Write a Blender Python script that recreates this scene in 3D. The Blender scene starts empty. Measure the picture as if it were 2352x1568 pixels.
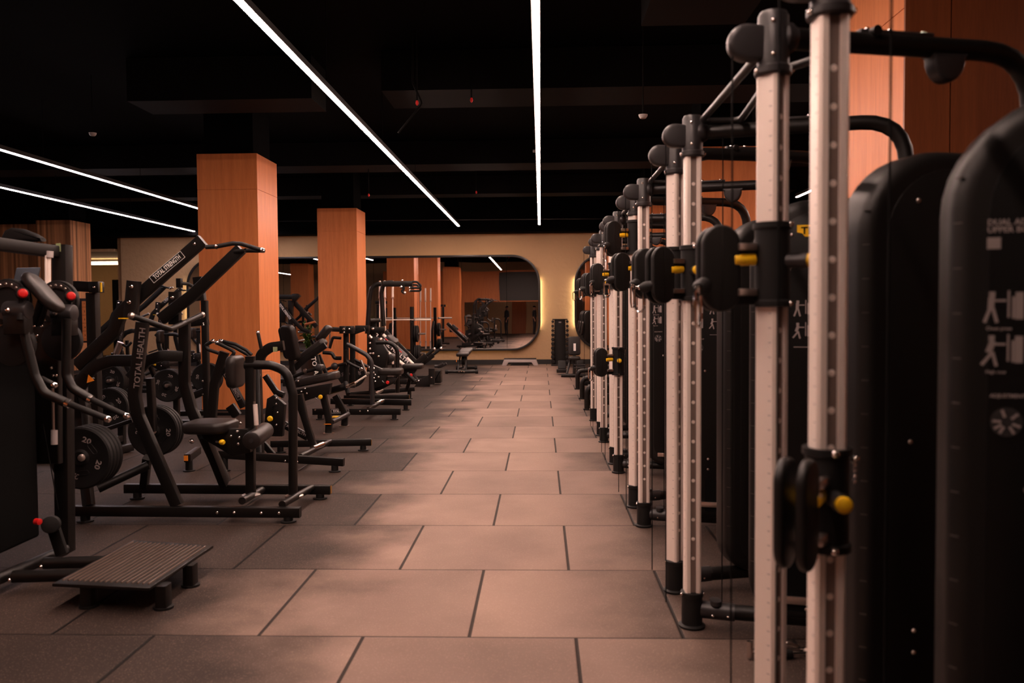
import bpy, bmesh, math, random
from mathutils import Vector, Matrix
random.seed(7)
V = Vector
PI = math.pi
sc = bpy.context.scene
col = sc.collection

# ---------------------------------------------------------------- camera
FPX = 1888.0; W, H = 2352, 1568
CAM = V((0, 0, 1.53))
_vy = V(((1242-1176)/FPX, (784-712)/FPX, -1)).normalized()
_r = math.radians(0.35)
_up = V((-math.sin(_r), math.cos(_r), 0))
_vz = (_up - _vy*_up.dot(_vy)).normalized()
_vx = _vy.cross(_vz)
RW = Matrix((_vx, _vy, _vz))          # camera space -> world
cd = bpy.data.cameras.new('camera'); cam = bpy.data.objects.new('camera', cd); col.objects.link(cam)
cd.sensor_width = 36; cd.lens = 36*FPX/W
cam.matrix_world = Matrix.Translation(CAM) @ RW.to_4x4()
cd.clip_start = 0.05; cd.clip_end = 200
cd.dof.use_dof = True; cd.dof.focus_distance = 9.5; cd.dof.aperture_fstop = 2.4
sc.camera = cam

def ray(px, py):
    return RW @ V(((px-W/2)/FPX, (H/2-py)/FPX, -1))
def P(px, py, Y):
    d = ray(px, py); return CAM + d*(Y/d.y)
def F(px, py, z=0):
    d = ray(px, py); return CAM + d*((z-CAM.z)/d.z)

# ---------------------------------------------------------------- materials
def mat(name, base, rough=.5, metal=0, spec=.5, bump=0, bscale=200, coat=0, var=0):
    m = bpy.data.materials.new(name); m.use_nodes = True
    nt = m.node_tree; b = nt.nodes['Principled BSDF']
    b.inputs['Base Color'].default_value = (*base, 1)
    b.inputs['Roughness'].default_value = rough
    b.inputs['Metallic'].default_value = metal
    b.inputs['Specular IOR Level'].default_value = spec
    b.inputs['Coat Weight'].default_value = coat
    tc = nt.nodes.new('ShaderNodeTexCoord')
    n = nt.nodes.new('ShaderNodeTexNoise'); n.inputs['Scale'].default_value = bscale
    nt.links.new(tc.outputs['Object'], n.inputs['Vector'])
    if bump:
        bp = nt.nodes.new('ShaderNodeBump'); bp.inputs['Strength'].default_value = bump; bp.inputs['Distance'].default_value = .001
        nt.links.new(n.outputs['Fac'], bp.inputs['Height']); nt.links.new(bp.outputs['Normal'], b.inputs['Normal'])
    r = nt.nodes.new('ShaderNodeMapRange'); r.inputs['To Min'].default_value = max(0, rough-.05-var); r.inputs['To Max'].default_value = min(1, rough+.05+var)
    nt.links.new(n.outputs['Fac'], r.inputs['Value']); nt.links.new(r.outputs['Result'], b.inputs['Roughness'])
    return m
def emat(name, c, s):
    m = bpy.data.materials.new(name); m.use_nodes = True; nt = m.node_tree
    b = nt.nodes['Principled BSDF']; b.inputs['Base Color'].default_value = (.8,.8,.8,1)
    b.inputs['Emission Color'].default_value = (*c, 1); b.inputs['Emission Strength'].default_value = s
    return m

M = {}
M['frame'] = mat('black powder coat', (.0042,.0034,.003), .40, 0, .38, .25, 900)
M['tower'] = mat('charcoal plastic', (.0085,.0075,.007), .45, 0, .35, .15, 700)
M['panel'] = mat('black gloss panel', (.004,.004,.004), .42, 0, .25)
M['softprint'] = mat('soft print', (.17,.14,.13), .6)
M['cap'] = mat('grey plastic', (.022,.02,.021), .38, 0, .5, .1, 700)
M['pad'] = mat('black vinyl', (.013,.0095,.0085), .42, 0, .42, .3, 500)
M['rubber'] = mat('black rubber', (.007,.0065,.0065), .6, 0, .3, .3, 300)
M['alu'] = mat('brushed aluminium', (.92,.80,.73), .42, .2, .5, .05, 300)
M['alud'] = mat('dull channel aluminium', (.25,.19,.165), .5, .5, .5)
M['chrome'] = mat('chrome', (.85,.78,.74), .15, 1)
M['chromed'] = mat('satin steel', (.6,.52,.48), .3, 1)
M['yellow'] = mat('yellow plastic', (.85,.5,.01), .4)
M['red'] = mat('red plastic', (.6,.01,.01), .35)
M['tape'] = mat('dull amber tape', (.40,.17,.02), .5)
M['orange'] = mat('orange tape', (.9,.28,.02), .5)
M['white'] = mat('white print', (.9,.85,.82), .6)
M['greyprint'] = mat('grey print', (.33,.28,.27), .6)
M['dark'] = mat('black matte', (.004,.004,.004), .9, 0, .1)
M['ceil'] = mat('black ceiling paint', (.0012,.0011,.0013), .9, 0, .04, .4, 20)
M['duct'] = mat('black duct paint', (.0022,.0018,.0018), .7, 0, .08)
M['skirt'] = mat('black skirting', (.012,.011,.011), .5)
M['greyplastic'] = mat('light grey plastic', (.45,.4,.39), .5)
M['leaf'] = mat('leaf', (.06,.13,.015), .4)
M['pot'] = mat('pot', (.05,.03,.02), .6)
M['screen'] = mat('dark grey screen', (.03,.029,.029), .5)
M['ledb'] = emat('cool led', (.95,.76,.78), 38)
M['led'] = emat('led', (1,.70,.585), 80)
M['ledfill'] = emat('rear fill led', (1,.7,.6), 11)
M['dimprint'] = mat('dim print', (.10,.085,.08), .6)
M['glow'] = emat('warm strip', (1,.80,.46), 30)
M['glow2'] = emat('dim warm strip', (1,.62,.20), 7)
M['cove'] = emat('cove light', (1,.72,.42), 5)
M['skin'] = mat('skin', (.45,.22,.14), .55)
M['cloth'] = mat('dark cloth', (.02,.02,.025), .8)
M['mirrorframe'] = mat('black mirror frame', (.01,.01,.01), .35)

def nodes(name):
    m = bpy.data.materials.new(name); m.use_nodes = True; nt = m.node_tree
    return m, nt, nt.nodes, nt.links, nt.nodes['Principled BSDF']

def wood(name, c1, c2, scale=(6,6,.35), slat=0):
    m, nt, N, L, b = nodes(name)
    tc = N.new('ShaderNodeTexCoord'); mp = N.new('ShaderNodeMapping'); mp.inputs['Scale'].default_value = scale
    L.new(tc.outputs['Object'], mp.inputs['Vector'])
    n = N.new('ShaderNodeTexNoise'); n.inputs['Scale'].default_value = 3; n.inputs['Detail'].default_value = 8; n.inputs['Roughness'].default_value = .6
    L.new(mp.outputs['Vector'], n.inputs['Vector'])
    n2 = N.new('ShaderNodeTexNoise'); n2.inputs['Scale'].default_value = 25; n2.inputs['Detail'].default_value = 4
    L.new(mp.outputs['Vector'], n2.inputs['Vector'])
    ad = N.new('ShaderNodeMath'); ad.operation = 'MULTIPLY_ADD'; ad.inputs[1].default_value = .5
    L.new(n2.outputs['Fac'], ad.inputs[0]); L.new(n.outputs['Fac'], ad.inputs[2])
    cr = N.new('ShaderNodeValToRGB'); cr.color_ramp.elements[0].position = .5; cr.color_ramp.elements[1].position = .95
    cr.color_ramp.elements[0].color = (*c2,1); cr.color_ramp.elements[1].color = (*c1,1)
    L.new(ad.outputs[0], cr.inputs['Fac']); last = cr.outputs['Color']
    if slat:
        sx = N.new('ShaderNodeSeparateXYZ'); L.new(tc.outputs['Object'], sx.inputs[0])
        s1 = N.new('ShaderNodeMath'); s1.operation = 'ADD'; L.new(sx.outputs['X'], s1.inputs[0]); L.new(sx.outputs['Y'], s1.inputs[1])
        s2 = N.new('ShaderNodeMath'); s2.operation = 'DIVIDE'; s2.inputs[1].default_value = slat; L.new(s1.outputs[0], s2.inputs[0])
        s3 = N.new('ShaderNodeMath'); s3.operation = 'FLOOR'; L.new(s2.outputs[0], s3.inputs[0])
        wn = N.new('ShaderNodeTexWhiteNoise'); wn.noise_dimensions = '1D'; L.new(s3.outputs[0], wn.inputs['W'])
        mx = N.new('ShaderNodeMix'); mx.data_type = 'RGBA'; mx.blend_type = 'MULTIPLY'; mx.inputs['Factor'].default_value = 1
        mr = N.new('ShaderNodeMapRange'); mr.inputs['To Min'].default_value = .35; mr.inputs['To Max'].default_value = 1.15
        L.new(wn.outputs['Value'], mr.inputs['Value'])
        L.new(last, mx.inputs['A']); L.new(mr.outputs['Result'], mx.inputs['B']); last = mx.outputs['Result']
    L.new(last, b.inputs['Base Color']); b.inputs['Roughness'].default_value = .45; b.inputs['Specular IOR Level'].default_value = .35
    return m
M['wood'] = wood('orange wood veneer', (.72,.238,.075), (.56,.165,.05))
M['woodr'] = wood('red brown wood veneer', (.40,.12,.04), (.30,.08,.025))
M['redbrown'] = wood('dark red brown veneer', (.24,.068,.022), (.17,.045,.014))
M['slat'] = wood('striped walnut', (.60,.27,.12), (.45,.19,.08), slat=.055)

def stucco():
    m, nt, N, L, b = nodes('beige stucco')
    tc = N.new('ShaderNodeTexCoord'); n = N.new('ShaderNodeTexNoise'); n.inputs['Scale'].default_value = 9; n.inputs['Detail'].default_value = 8
    L.new(tc.outputs['Object'], n.inputs['Vector'])
    bp = N.new('ShaderNodeBump'); bp.inputs['Strength'].default_value = .6; bp.inputs['Distance'].default_value = .03
    L.new(n.outputs['Fac'], bp.inputs['Height']); L.new(bp.outputs['Normal'], b.inputs['Normal'])
    b.inputs['Base Color'].default_value = (.50,.32,.175,1); b.inputs['Roughness'].default_value = .85
    return m
M['stucco'] = stucco()

def floor_mat():
    m, nt, N, L, b = nodes('rubber tile floor')
    tc = N.new('ShaderNodeTexCoord')
    def math_(op, a, bb=None, c=None):
        q = N.new('ShaderNodeMath'); q.operation = op
        for i, v in enumerate((a, bb, c)):
            if v is None: continue
            if isinstance(v, (int, float)): q.inputs[i].default_value = v
            else: L.new(v, q.inputs[i])
        return q.outputs[0]
    sx = N.new('ShaderNodeSeparateXYZ'); L.new(tc.outputs['Object'], sx.inputs[0])
    y = math_('SUBTRACT', sx.outputs['Y'], .79)
    row = math_('FLOOR', y); fy = math_('FRACT', y)
    par = math_('MODULO', math_('ADD', row, 100), 2)      # row 3 (odd) seams at .655
    sh = math_('MULTIPLY_ADD', par, -.5, -.155)
    x = math_('ADD', math_('ADD', sx.outputs['X'], 50), sh)
    cx = math_('FLOOR', x); fx = math_('FRACT', x)
    wn = N.new('ShaderNodeTexWhiteNoise'); wn.noise_dimensions = '2D'
    cv = N.new('ShaderNodeCombineXYZ'); L.new(cx, cv.inputs[0]); L.new(row, cv.inputs[1]); L.new(cv.outputs[0], wn.inputs['Vector'])
    dx = math_('MINIMUM', fx, math_('SUBTRACT', 1, fx)); dy = math_('MINIMUM', fy, math_('SUBTRACT', 1, fy))
    d = math_('MINIMUM', dx, dy)
    seam = math_('MAXIMUM', math_('LESS_THAN', dx, .0085), math_('LESS_THAN', dy, .0045))
    # per-tile tone
    tone = N.new('ShaderNodeMapRange'); tone.inputs['To Min'].default_value = .8; tone.inputs['To Max'].default_value = 1.12
    L.new(wn.outputs['Value'], tone.inputs['Value'])
    # speckle grains
    vo = N.new('ShaderNodeTexVoronoi'); vo.inputs['Scale'].default_value = 260; L.new(tc.outputs['Object'], vo.inputs['Vector'])
    sc_ = N.new('ShaderNodeSeparateColor'); L.new(vo.outputs['Color'], sc_.inputs[0])
    sp = math_('GREATER_THAN', sc_.outputs[0], .94)
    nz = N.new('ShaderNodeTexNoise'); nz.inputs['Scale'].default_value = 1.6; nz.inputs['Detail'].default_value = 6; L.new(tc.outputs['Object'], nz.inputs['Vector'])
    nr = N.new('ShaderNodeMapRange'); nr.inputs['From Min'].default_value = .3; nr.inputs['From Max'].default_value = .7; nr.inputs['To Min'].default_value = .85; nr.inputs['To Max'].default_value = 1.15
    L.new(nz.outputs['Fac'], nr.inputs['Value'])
    # worn pale walkway down the middle, whole tiles catching more or less of it; light falloff painted into the dark sides
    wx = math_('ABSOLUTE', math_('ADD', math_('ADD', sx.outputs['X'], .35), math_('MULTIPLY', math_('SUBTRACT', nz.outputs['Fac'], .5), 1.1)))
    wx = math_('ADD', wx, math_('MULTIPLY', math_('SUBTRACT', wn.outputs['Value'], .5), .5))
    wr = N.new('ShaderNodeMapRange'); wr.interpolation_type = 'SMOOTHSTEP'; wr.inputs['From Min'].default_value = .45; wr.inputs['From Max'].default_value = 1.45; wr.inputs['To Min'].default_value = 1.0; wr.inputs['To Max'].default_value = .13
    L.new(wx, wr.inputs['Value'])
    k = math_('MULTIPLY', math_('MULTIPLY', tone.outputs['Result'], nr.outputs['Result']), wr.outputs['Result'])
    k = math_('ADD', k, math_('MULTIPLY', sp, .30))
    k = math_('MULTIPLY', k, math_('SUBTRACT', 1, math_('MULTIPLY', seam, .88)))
    mx = N.new('ShaderNodeVectorMath'); mx.operation = 'SCALE'; mx.inputs[0].default_value = (.29,.195,.158)
    L.new(k, mx.inputs['Scale']); L.new(mx.outputs[0], b.inputs['Base Color'])
    ht = N.new('ShaderNodeMapRange'); ht.inputs['From Max'].default_value = .014; L.new(d, ht.inputs['Value'])
    gr = N.new('ShaderNodeTexNoise'); gr.inputs['Scale'].default_value = 350; L.new(tc.outputs['Object'], gr.inputs['Vector'])
    hh = math_('ADD', ht.outputs['Result'], math_('MULTIPLY', gr.outputs['Fac'], .22))
    bp = N.new('ShaderNodeBump'); bp.inputs['Strength'].default_value = .6; bp.inputs['Distance'].default_value = .006
    L.new(hh, bp.inputs['Height']); L.new(bp.outputs['Normal'], b.inputs['Normal'])
    b.inputs['Roughness'].default_value = .66; b.inputs['Specular IOR Level'].default_value = .16
    return m
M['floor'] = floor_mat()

def mirror_mat():
    m, nt, N, L, b = nodes('mirror glass')
    b.inputs['Base Color'].default_value = (.80,.76,.74,1); b.inputs['Metallic'].default_value = 1; b.inputs['Roughness'].default_value = .0
    tc = N.new('ShaderNodeTexCoord'); n = N.new('ShaderNodeTexNoise'); n.inputs['Scale'].default_value = .9; n.inputs['Detail'].default_value = 0
    L.new(tc.outputs['Object'], n.inputs['Vector'])
    bp = N.new('ShaderNodeBump'); bp.inputs['Strength'].default_value = .25; bp.inputs['Distance'].default_value = .006
    L.new(n.outputs['Fac'], bp.inputs['Height']); L.new(bp.outputs['Normal'], b.inputs['Normal'])
    return m
M['mirror'] = mirror_mat()

# ---------------------------------------------------------------- mesh builder
ORG = [V((0,0,0))]
def fillet(pts, r, n=6):
    if not r or len(pts) < 3: return [V(p) for p in pts]
    pts = [V(p) for p in pts]; out = [pts[0]]
    for i in range(1, len(pts)-1):
        a, b, c = pts[i-1], pts[i], pts[i+1]
        u = (a-b); w = (c-b); lu, lw = u.length, w.length
        if lu < 1e-6 or lw < 1e-6: continue
        u /= lu; w /= lw
        ang = u.angle(w)
        if ang > PI-.02: out.append(b); continue
        t = min(r/math.tan(ang/2), lu*.49, lw*.49)
        p0, p1 = b+u*t, b+w*t
        for k in range(n+1):
            s = k/n; out.append(p0*(1-s)**2 + b*2*s*(1-s) + p1*s*s)
    out.append(pts[-1]); return out
def rr(w, h, r, n=5):
    "rounded rectangle outline, r scalar or 4 radii (br, tr, tl, bl)"
    if not isinstance(r, (tuple, list)): r = (r,)*4
    out = []
    for (cx, cy, a0, q) in ((w/2,-h/2,-90,r[0]), (w/2,h/2,0,r[1]), (-w/2,h/2,90,r[2]), (-w/2,-h/2,180,r[3])):
        ox, oy = cx-math.copysign(q,cx), cy-math.copysign(q,cy)
        for k in range(n+1):
            a = math.radians(a0+90*k/n); out.append((ox+q*math.cos(a), oy+q*math.sin(a)))
    return out
class MB:
    def __init__(s): s.bm = bmesh.new()
    def ring(s, pts): return [s.bm.verts.new(p) for p in pts]
    def skin(s, rings, cap=True, closed=False):
        n = len(rings[0])
        for a, b in zip(rings, rings[1:]+([rings[0]] if closed else [])):
            for i in range(n):
                j = (i+1) % n
                try: s.bm.faces.new((a[i], a[j], b[j], b[i]))
                except ValueError: pass
        if cap and not closed:
            try: s.bm.faces.new(rings[0][::-1]); s.bm.faces.new(rings[-1])
            except ValueError: pass
    def sweep(s, pts, sec, ref=None, bend=0, cap=True, closed=False):
        path = fillet(pts, bend) if not closed else [V(p) for p in pts]
        if ref is None:
            segs = [(b-a).normalized() for a, b in zip(path, path[1:]) if (b-a).length > 1e-6]
            ref = min((V((0,1,0)), V((0,0,1)), V((1,0,0))), key=lambda ax: max(abs(t.dot(ax)) for t in segs))
        ref = V(ref); rings = []; n = len(path)
        for i, p in enumerate(path):
            if closed: a, b = path[i-1], path[(i+1) % n]
            else: a, b = path[max(0,i-1)], path[min(n-1,i+1)]
            t0 = (p-a); t1 = (b-p)
            t = (t0.normalized() if t0.length>1e-7 else V()) + (t1.normalized() if t1.length>1e-7 else V())
            t.normalize()
            u = ref - t*ref.dot(t); u.normalize(); w = t.cross(u)
            k = 1
            if t0.length>1e-7 and t1.length>1e-7:
                ca = t0.normalized().dot(t1.normalized()); k = min(1.6, 1/max(.3, math.sqrt((1+ca)/2)))
            rings.append(s.ring([p + u*x + w*(y*k) for x, y in sec]))
        s.skin(rings, cap, closed); return s
    def tube(s, pts, r, bend=0, n=12, ref=None, closed=False):
        return s.sweep(pts, [(r*math.cos(2*PI*i/n), r*math.sin(2*PI*i/n)) for i in range(n)], ref, bend, True, closed)
    def bar(s, pts, w, h, bend=0, ref=None, rad=.008):
        "rectangular section: w along ref axis, h across"
        return s.sweep(pts, rr(w, h, min(rad, w*.4, h*.4), 2), ref, bend)
    def oval(s, pts, w, h, bend=0, ref=None):
        return s.sweep(pts, rr(w, h, min(w,h)*.499, 5), ref, bend)
    def box(s, c, d, R=None, bev=0):
        R = R or Matrix.Identity(3); c = V(c)
        if bev: return s.prism(rr(d[0], d[1], bev, 2), c - R@V((0,0,d[2]/2)), R@V((1,0,0)), R@V((0,1,0)), d[2], bev*.6, 2)
        vs = [s.bm.verts.new(c + R@V((x*d[0]/2, y*d[1]/2, z*d[2]/2))) for x in (-1,1) for y in (-1,1) for z in (-1,1)]
        for f in ((0,1,3,2),(4,6,7,5),(0,4,5,1),(2,3,7,6),(0,2,6,4),(1,5,7,3)): s.bm.faces.new([vs[i] for i in f])
        return s
    def prism(s, out, o, u, v, depth, bev=0, nb=3):
        "outline in (u,v) extruded along u x v with rounded edges"
        o = V(o); u = V(u).normalized(); v = V(v).normalized(); w = u.cross(v)
        pts = [V((a[0], a[1])) for a in out]; n = len(pts)
        nr = []
        for i in range(n):
            e = pts[(i+1)%n]-pts[i-1]
            if e.length < 1e-9: e = V((1,0))
            e.normalize(); nr.append(V((-e.y, e.x)))     # inward for ccw
        prof = [(0,0),(0,depth)] if not bev else \
            [(bev*(1-math.sin(k*PI/2/nb)), bev*(1-math.cos(k*PI/2/nb))) for k in range(nb+1)] + \
            [(bev*(1-math.cos(k*PI/2/nb)), depth-bev*(1-math.sin(k*PI/2/nb))) for k in range(nb+1)]
        rings = [s.ring([o + u*(p.x+q.x*ins) + v*(p.y+q.y*ins) + w*z for p, q in zip(pts, nr)]) for ins, z in prof]
        s.skin(rings); return s
    def cyl(s, a, b, r, r2=None, n=20, bev=0):
        a, b = V(a), V(b); t = (b-a); L = t.length; t.normalize(); r2 = r if r2 is None else r2
        if bev: return s.lathe([(0,0),(r-bev,0),(r-.3*bev,.3*bev),(r,bev),(r2,L-bev),(r2-.3*bev,L-.3*bev),(r2-bev,L),(0,L)], a, t, n)
        return s.lathe([(0,0),(r,0),(r2,L),(0,L)], a, t, n)
    def lathe(s, prof, o, ax, n=20):
        o = V(o); ax = V(ax).normalized(); u = ax.orthogonal().normalized(); w = ax.cross(u); prev = None
        for (r, h) in prof:
            if r < 1e-6: cur = [s.bm.verts.new(o+ax*h)]
            else: cur = s.ring([o+ax*h+(u*math.cos(2*PI*i/n)+w*math.sin(2*PI*i/n))*r for i in range(n)])
            if prev:
                if len(prev) == 1 and len(cur) > 1:
                    for i in range(n): s.bm.faces.new((prev[0], cur[(i+1)%n], cur[i]))
                elif len(cur) == 1 and len(prev) > 1:
                    for i in range(n): s.bm.faces.new((prev[i], prev[(i+1)%n], cur[0]))
                elif len(cur) > 1:
                    for i in range(n):
                        j = (i+1)%n; s.bm.faces.new((prev[i], prev[j], cur[j], cur[i]))
            prev = cur
        return s
    def ball(s, c, r, n=12):
        c = V(c); return s.lathe([(r*math.sin(PI*k/n), r-r*math.cos(PI*k/n)) for k in range(n+1)], c-V((0,0,r)), (0,0,1), n+4)
    def pad(s, c, u, v, w, h, th, r=.03, bev=None):
        c = V(c); u = V(u).normalized(); v = V(v); v = (v-u*v.dot(u)).normalized(); n_ = u.cross(v)
        return s.prism(rr(w, h, r, 5), c-n_*th/2, u, v, th, bev if bev is not None else min(th*.42, .03), 4)
    def build(s, name, m, parent=None, smooth=38):
        bmesh.ops.recalc_face_normals(s.bm, faces=s.bm.faces)
        me = bpy.data.meshes.new(name); s.bm.to_mesh(me); s.bm.free()
        if parent is not None: me.transform(Matrix.Translation(-ORG[0]))
        me.polygons.foreach_set('use_smooth', [True]*len(me.polygons)); me.set_sharp_from_angle(angle=math.radians(smooth))
        me.materials.append(M[m] if isinstance(m, str) else m)
        o = bpy.data.objects.new(name, me); col.objects.link(o)
        if parent is not None: o.parent = parent
        return o
def thing(name, label, cat, loc=(0,0,0), group=None):
    o = bpy.data.objects.new(name, None); col.objects.link(o); o.location = loc; o.empty_display_size = .1
    ORG[0] = V(loc); o['label'] = label; o['category'] = cat
    if group: o['group'] = group
    return o
def tag(o, label, cat, group=None):
    o['label'] = label; o['category'] = cat
    if group: o['group'] = group
    return o
def struct(o): o['kind'] = 'structure'; return o
_bolt = {}
def bolt(parent, p, d, r=.009, m='chrome', name='bolt'):
    key = (round(r,4), m)
    if key not in _bolt:
        b = MB(); b.lathe([(0,0),(r,0),(r,.25*r),(r*.85,.6*r),(r*.5,.85*r),(0,.9*r)], (0,0,0), (0,0,1), 10)
        bmesh.ops.recalc_face_normals(b.bm, faces=b.bm.faces)
        me = bpy.data.meshes.new(name); b.bm.to_mesh(me); b.bm.free(); me.materials.append(M[m])
        me.polygons.foreach_set('use_smooth', [True]*len(me.polygons)); _bolt[key] = me
    o = bpy.data.objects.new(name, _bolt[key]); col.objects.link(o); o.parent = parent
    o.location = V(p)-ORG[0]; o.rotation_euler = V((0,0,1)).rotation_difference(V(d).normalized()).to_euler()
    return o
def text(s, parent, o, u, v, size, m='white', name='lettering', align='CENTER', sx=1, world=False, ext=.0006):
    cu = bpy.data.curves.new('t', 'FONT'); cu.body = s; cu.size = size; cu.align_x = align; cu.align_y = 'CENTER'; cu.extrude = ext
    cu.resolution_u = 2; cu.offset = size*.02
    ob = bpy.data.objects.new('t', cu); me = bpy.data.meshes.new_from_object(ob)
    bpy.data.objects.remove(ob); bpy.data.curves.remove(cu)
    u = V(u).normalized(); v = V(v); v = (v-u*v.dot(u)).normalized(); w = u.cross(v)
    mt = Matrix((u*sx, v, w)).transposed().to_4x4(); mt.translation = V(o)-ORG[0]
    me.transform(mt); me.name = name; me.materials.clear(); me.materials.append(M[m])
    o2 = bpy.data.objects.new(name, me); col.objects.link(o2); o2.parent = parent; return o2
def copy_tree(o, parent=None, skip=()):
    c = o.copy(); col.objects.link(c); c.parent = parent
    for ch in KIDS.get(o.name) or list(o.children):
        copy_tree(ch, c)
    return c
KIDS = {}
# ================================================================ setting
YB = 23.3                                   # back wall
def slab(name, m, lo, hi, parent=None):
    lo, hi = V(lo), V(hi); o = MB().box((lo+hi)/2, hi-lo).build(name, m, parent); return o
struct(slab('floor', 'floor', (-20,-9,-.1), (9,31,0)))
struct(slab('ceiling', 'ceil', (-20,-9,4.75), (9,31,4.85)))
struct(slab('wall_back', 'stucco', (-12.05,YB,0), (9,YB+.2,4.75)))
struct(slab('trim_1', 'ceil', (-20,YB-.55,3.69), (9,YB-.02,4.74)))          # dark bulkhead over the back wall
struct(slab('baseboard_back', 'skirt', (-12.05,YB-.03,0), (9,YB-.001,.135)))
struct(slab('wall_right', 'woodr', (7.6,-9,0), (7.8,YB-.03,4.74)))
struct(slab('wall_left', 'stucco', (-19.8,-9,0), (-19.6,31,4.74)))
# corridor seen past the end of the back wall
struct(slab('wall_corridor', 'stucco', (-19.6,29.5,0), (-9,29.7,4.74)))
struct(slab('wall_corridor_side', 'stucco', (-12.25,YB+.2,0), (-12.05,29.5,4.74)))
o = struct(slab('ceiling_corridor', 'stucco', (-19.6,YB,3.30), (-12.25,29.5,3.38)))
struct(slab('trim_2', 'ceil', (-19.6,YB-.02,3.70), (-12.05,YB+.04,4.74)))
for i, (x0, x1, z) in enumerate(((-17.5, -12.3, 3.0),)):
    c = MB(); c.box(((x0+x1)/2, 26.3, 3.16), (x1-x0, .12, .10)); o = c.build('cove_light', 'cove')
    tag(o, 'bright cove light under the pale corridor ceiling at far left', 'light')
struct(slab('door_1', 'dark', (-15.58,29.44,0), (-15.32,29.49,2.75)))
w1 = struct(slab('window_1', 'cap', (-15.30,29.40,0), (-14.4,29.49,2.85)))
o = slab('pane', emat('daylit glass', (.9,.85,.8), 1.2), (-15.27,29.385,1.3), (-14.43,29.41,2.7)); o.parent = w1

# ---- rear of the room, seen in the mirror
struct(slab('wall_rear', 'wood', (-9.5,-3.2,2.05), (9,-3.0,3.9)))
struct(slab('wall_rear_far', 'stucco', (-20,-8.9,0), (9,-8.7,4.74)))
struct(slab('wall_rear_pier', 'wood', (-9.5,-3.2,0), (-4.6,-3.0,2.05)))
struct(slab('door_2', 'woodr', (-1.9,-8.68,0), (-1.0,-8.62,2.1)))
o = slab('wall_screen', 'screen', (-2.45,-3.0,2.12), (2.4,-2.93,3.8)); tag(o, 'large dark screen panel on the orange fascia seen in the mirror', 'screen')

# ---- columns
def column(x, y, top, m, lab, grp, w=.9, d=.92, joints=(.62, 3.35)):
    t = thing('clad_column', lab, 'column', (x+w/2, y+d/2, 0), grp)
    b = MB(); z0 = 0
    for z1 in list(joints)+[top]:
        b.box((x+w/2, y+d/2, (z0+z1)/2), (w, d, z1-z0-.006)); z0 = z1
    b.box((x+w/2, y+d/2, top/2), (w-.02, d-.02, top-.02))
    b.build('cladding', m, t)
    MB().box((x+w/2, y+d/2, (top+4.75)/2), (w*.82, d*.82, 4.75-top)).build('bare_shaft', 'ceil', t)
    MB().box((x+w/2, y+d/2, .04), (w+.02, d+.02, .08)).build('plinth', 'skirt', t)
    return t
LX = -5.08
column(LX, 12.1, 3.88, 'wood', 'nearer orange wood-clad column left of the aisle', None)
column(LX+.03, 18.55, 3.87, 'wood', 'farther orange wood-clad column left of the aisle, close to the mirror', None)
column(LX-.2, 1.0, 3.88, 'wood', 'orange wood-clad column outside the left edge, reflected in the mirror', None)
column(-12.2, 5.7, 3.88, 'wood', 'far-left orange wood-clad column, seen only as a mirror reflection', None)
xr = P(2074,400,5.15).x
tc_ = column(xr, 5.15, 3.88, 'wood', 'large orange wood-clad column behind the nearest cable towers at right', None)
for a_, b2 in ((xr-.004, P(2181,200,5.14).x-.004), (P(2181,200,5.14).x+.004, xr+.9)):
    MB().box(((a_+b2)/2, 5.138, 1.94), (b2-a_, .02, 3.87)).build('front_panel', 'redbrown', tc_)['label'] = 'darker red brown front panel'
column(2.27, 12.1, 3.88, 'wood', 'orange wood-clad column behind the middle cable machines', None)
column(2.27, 18.6, 3.88, 'wood', 'farthest orange wood-clad column on the right, near the back wall', None)
p0 = P(82,500,20.5); p1 = P(160,500,20.5)
column(p0.x, 20.5, 3.90, 'slat', 'walnut-striped column beside the corridor opening at far left', None, w=p1.x-p0.x, d=.95, joints=(.62,))
struct(slab('wall_left_panel', 'slat', (-17.5,20.9,0), (p0.x-.1,21.0,3.85)))
o = slab('x', 'woodr', (p0.x-1.2,20.86,2.2), (p0.x-.12,20.9,3.3)); bpy.data.objects.remove(o)

# ---- LED lines
ZL = 3.80
def led(x, y0, y1, lab, mm='led'):
    t = thing('linear_light', lab, 'ceiling light', (x, (y0+y1)/2, ZL), 'white linear ceiling lights')
    b = MB().box((x, (y0+y1)/2, ZL+.035), (.07, y1-y0, .06)); b.build('housing', 'skirt', t)
    MB().box((x, (y0+y1)/2, ZL), (.05, y1-y0, .012)).build('diffuser', mm, t)
    y = y0+2.2
    while y < y1:
        MB().cyl((x, y, ZL+.06), (x, y, 4.75), .004, n=6).build('hanger', 'duct', t); y += 3
led(-.025, .3, P(1240,520,21.9).y, 'white linear light running straight above the tiled aisle')
led(-2.19, .3, 22.1, 'white linear light running diagonally across the ceiling, left of the aisle light')
led(F(220,409,3.8).x, 10, 22.6, 'upper of the two white light lines at left', 'ledb')
led(-15.2, -6, 6, 'white light line added outside the left edge, glimpsed in the mirror', 'ledb')  # added to light the rear-left wall
led(-1.5, -8.3, -4.2, 'added fill light line, unseen behind the viewpoint, beyond the orange fascia', 'ledfill')  # fill lamp added to brighten the rear zone, hidden by the fascia
led(F(220,480,3.8).x, 8, 22.9, 'lower of the two white light lines at left', 'ledb')
led(5.25, 4, 17.1, 'short white light line glimpsed behind the right-hand cable posts')

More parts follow.
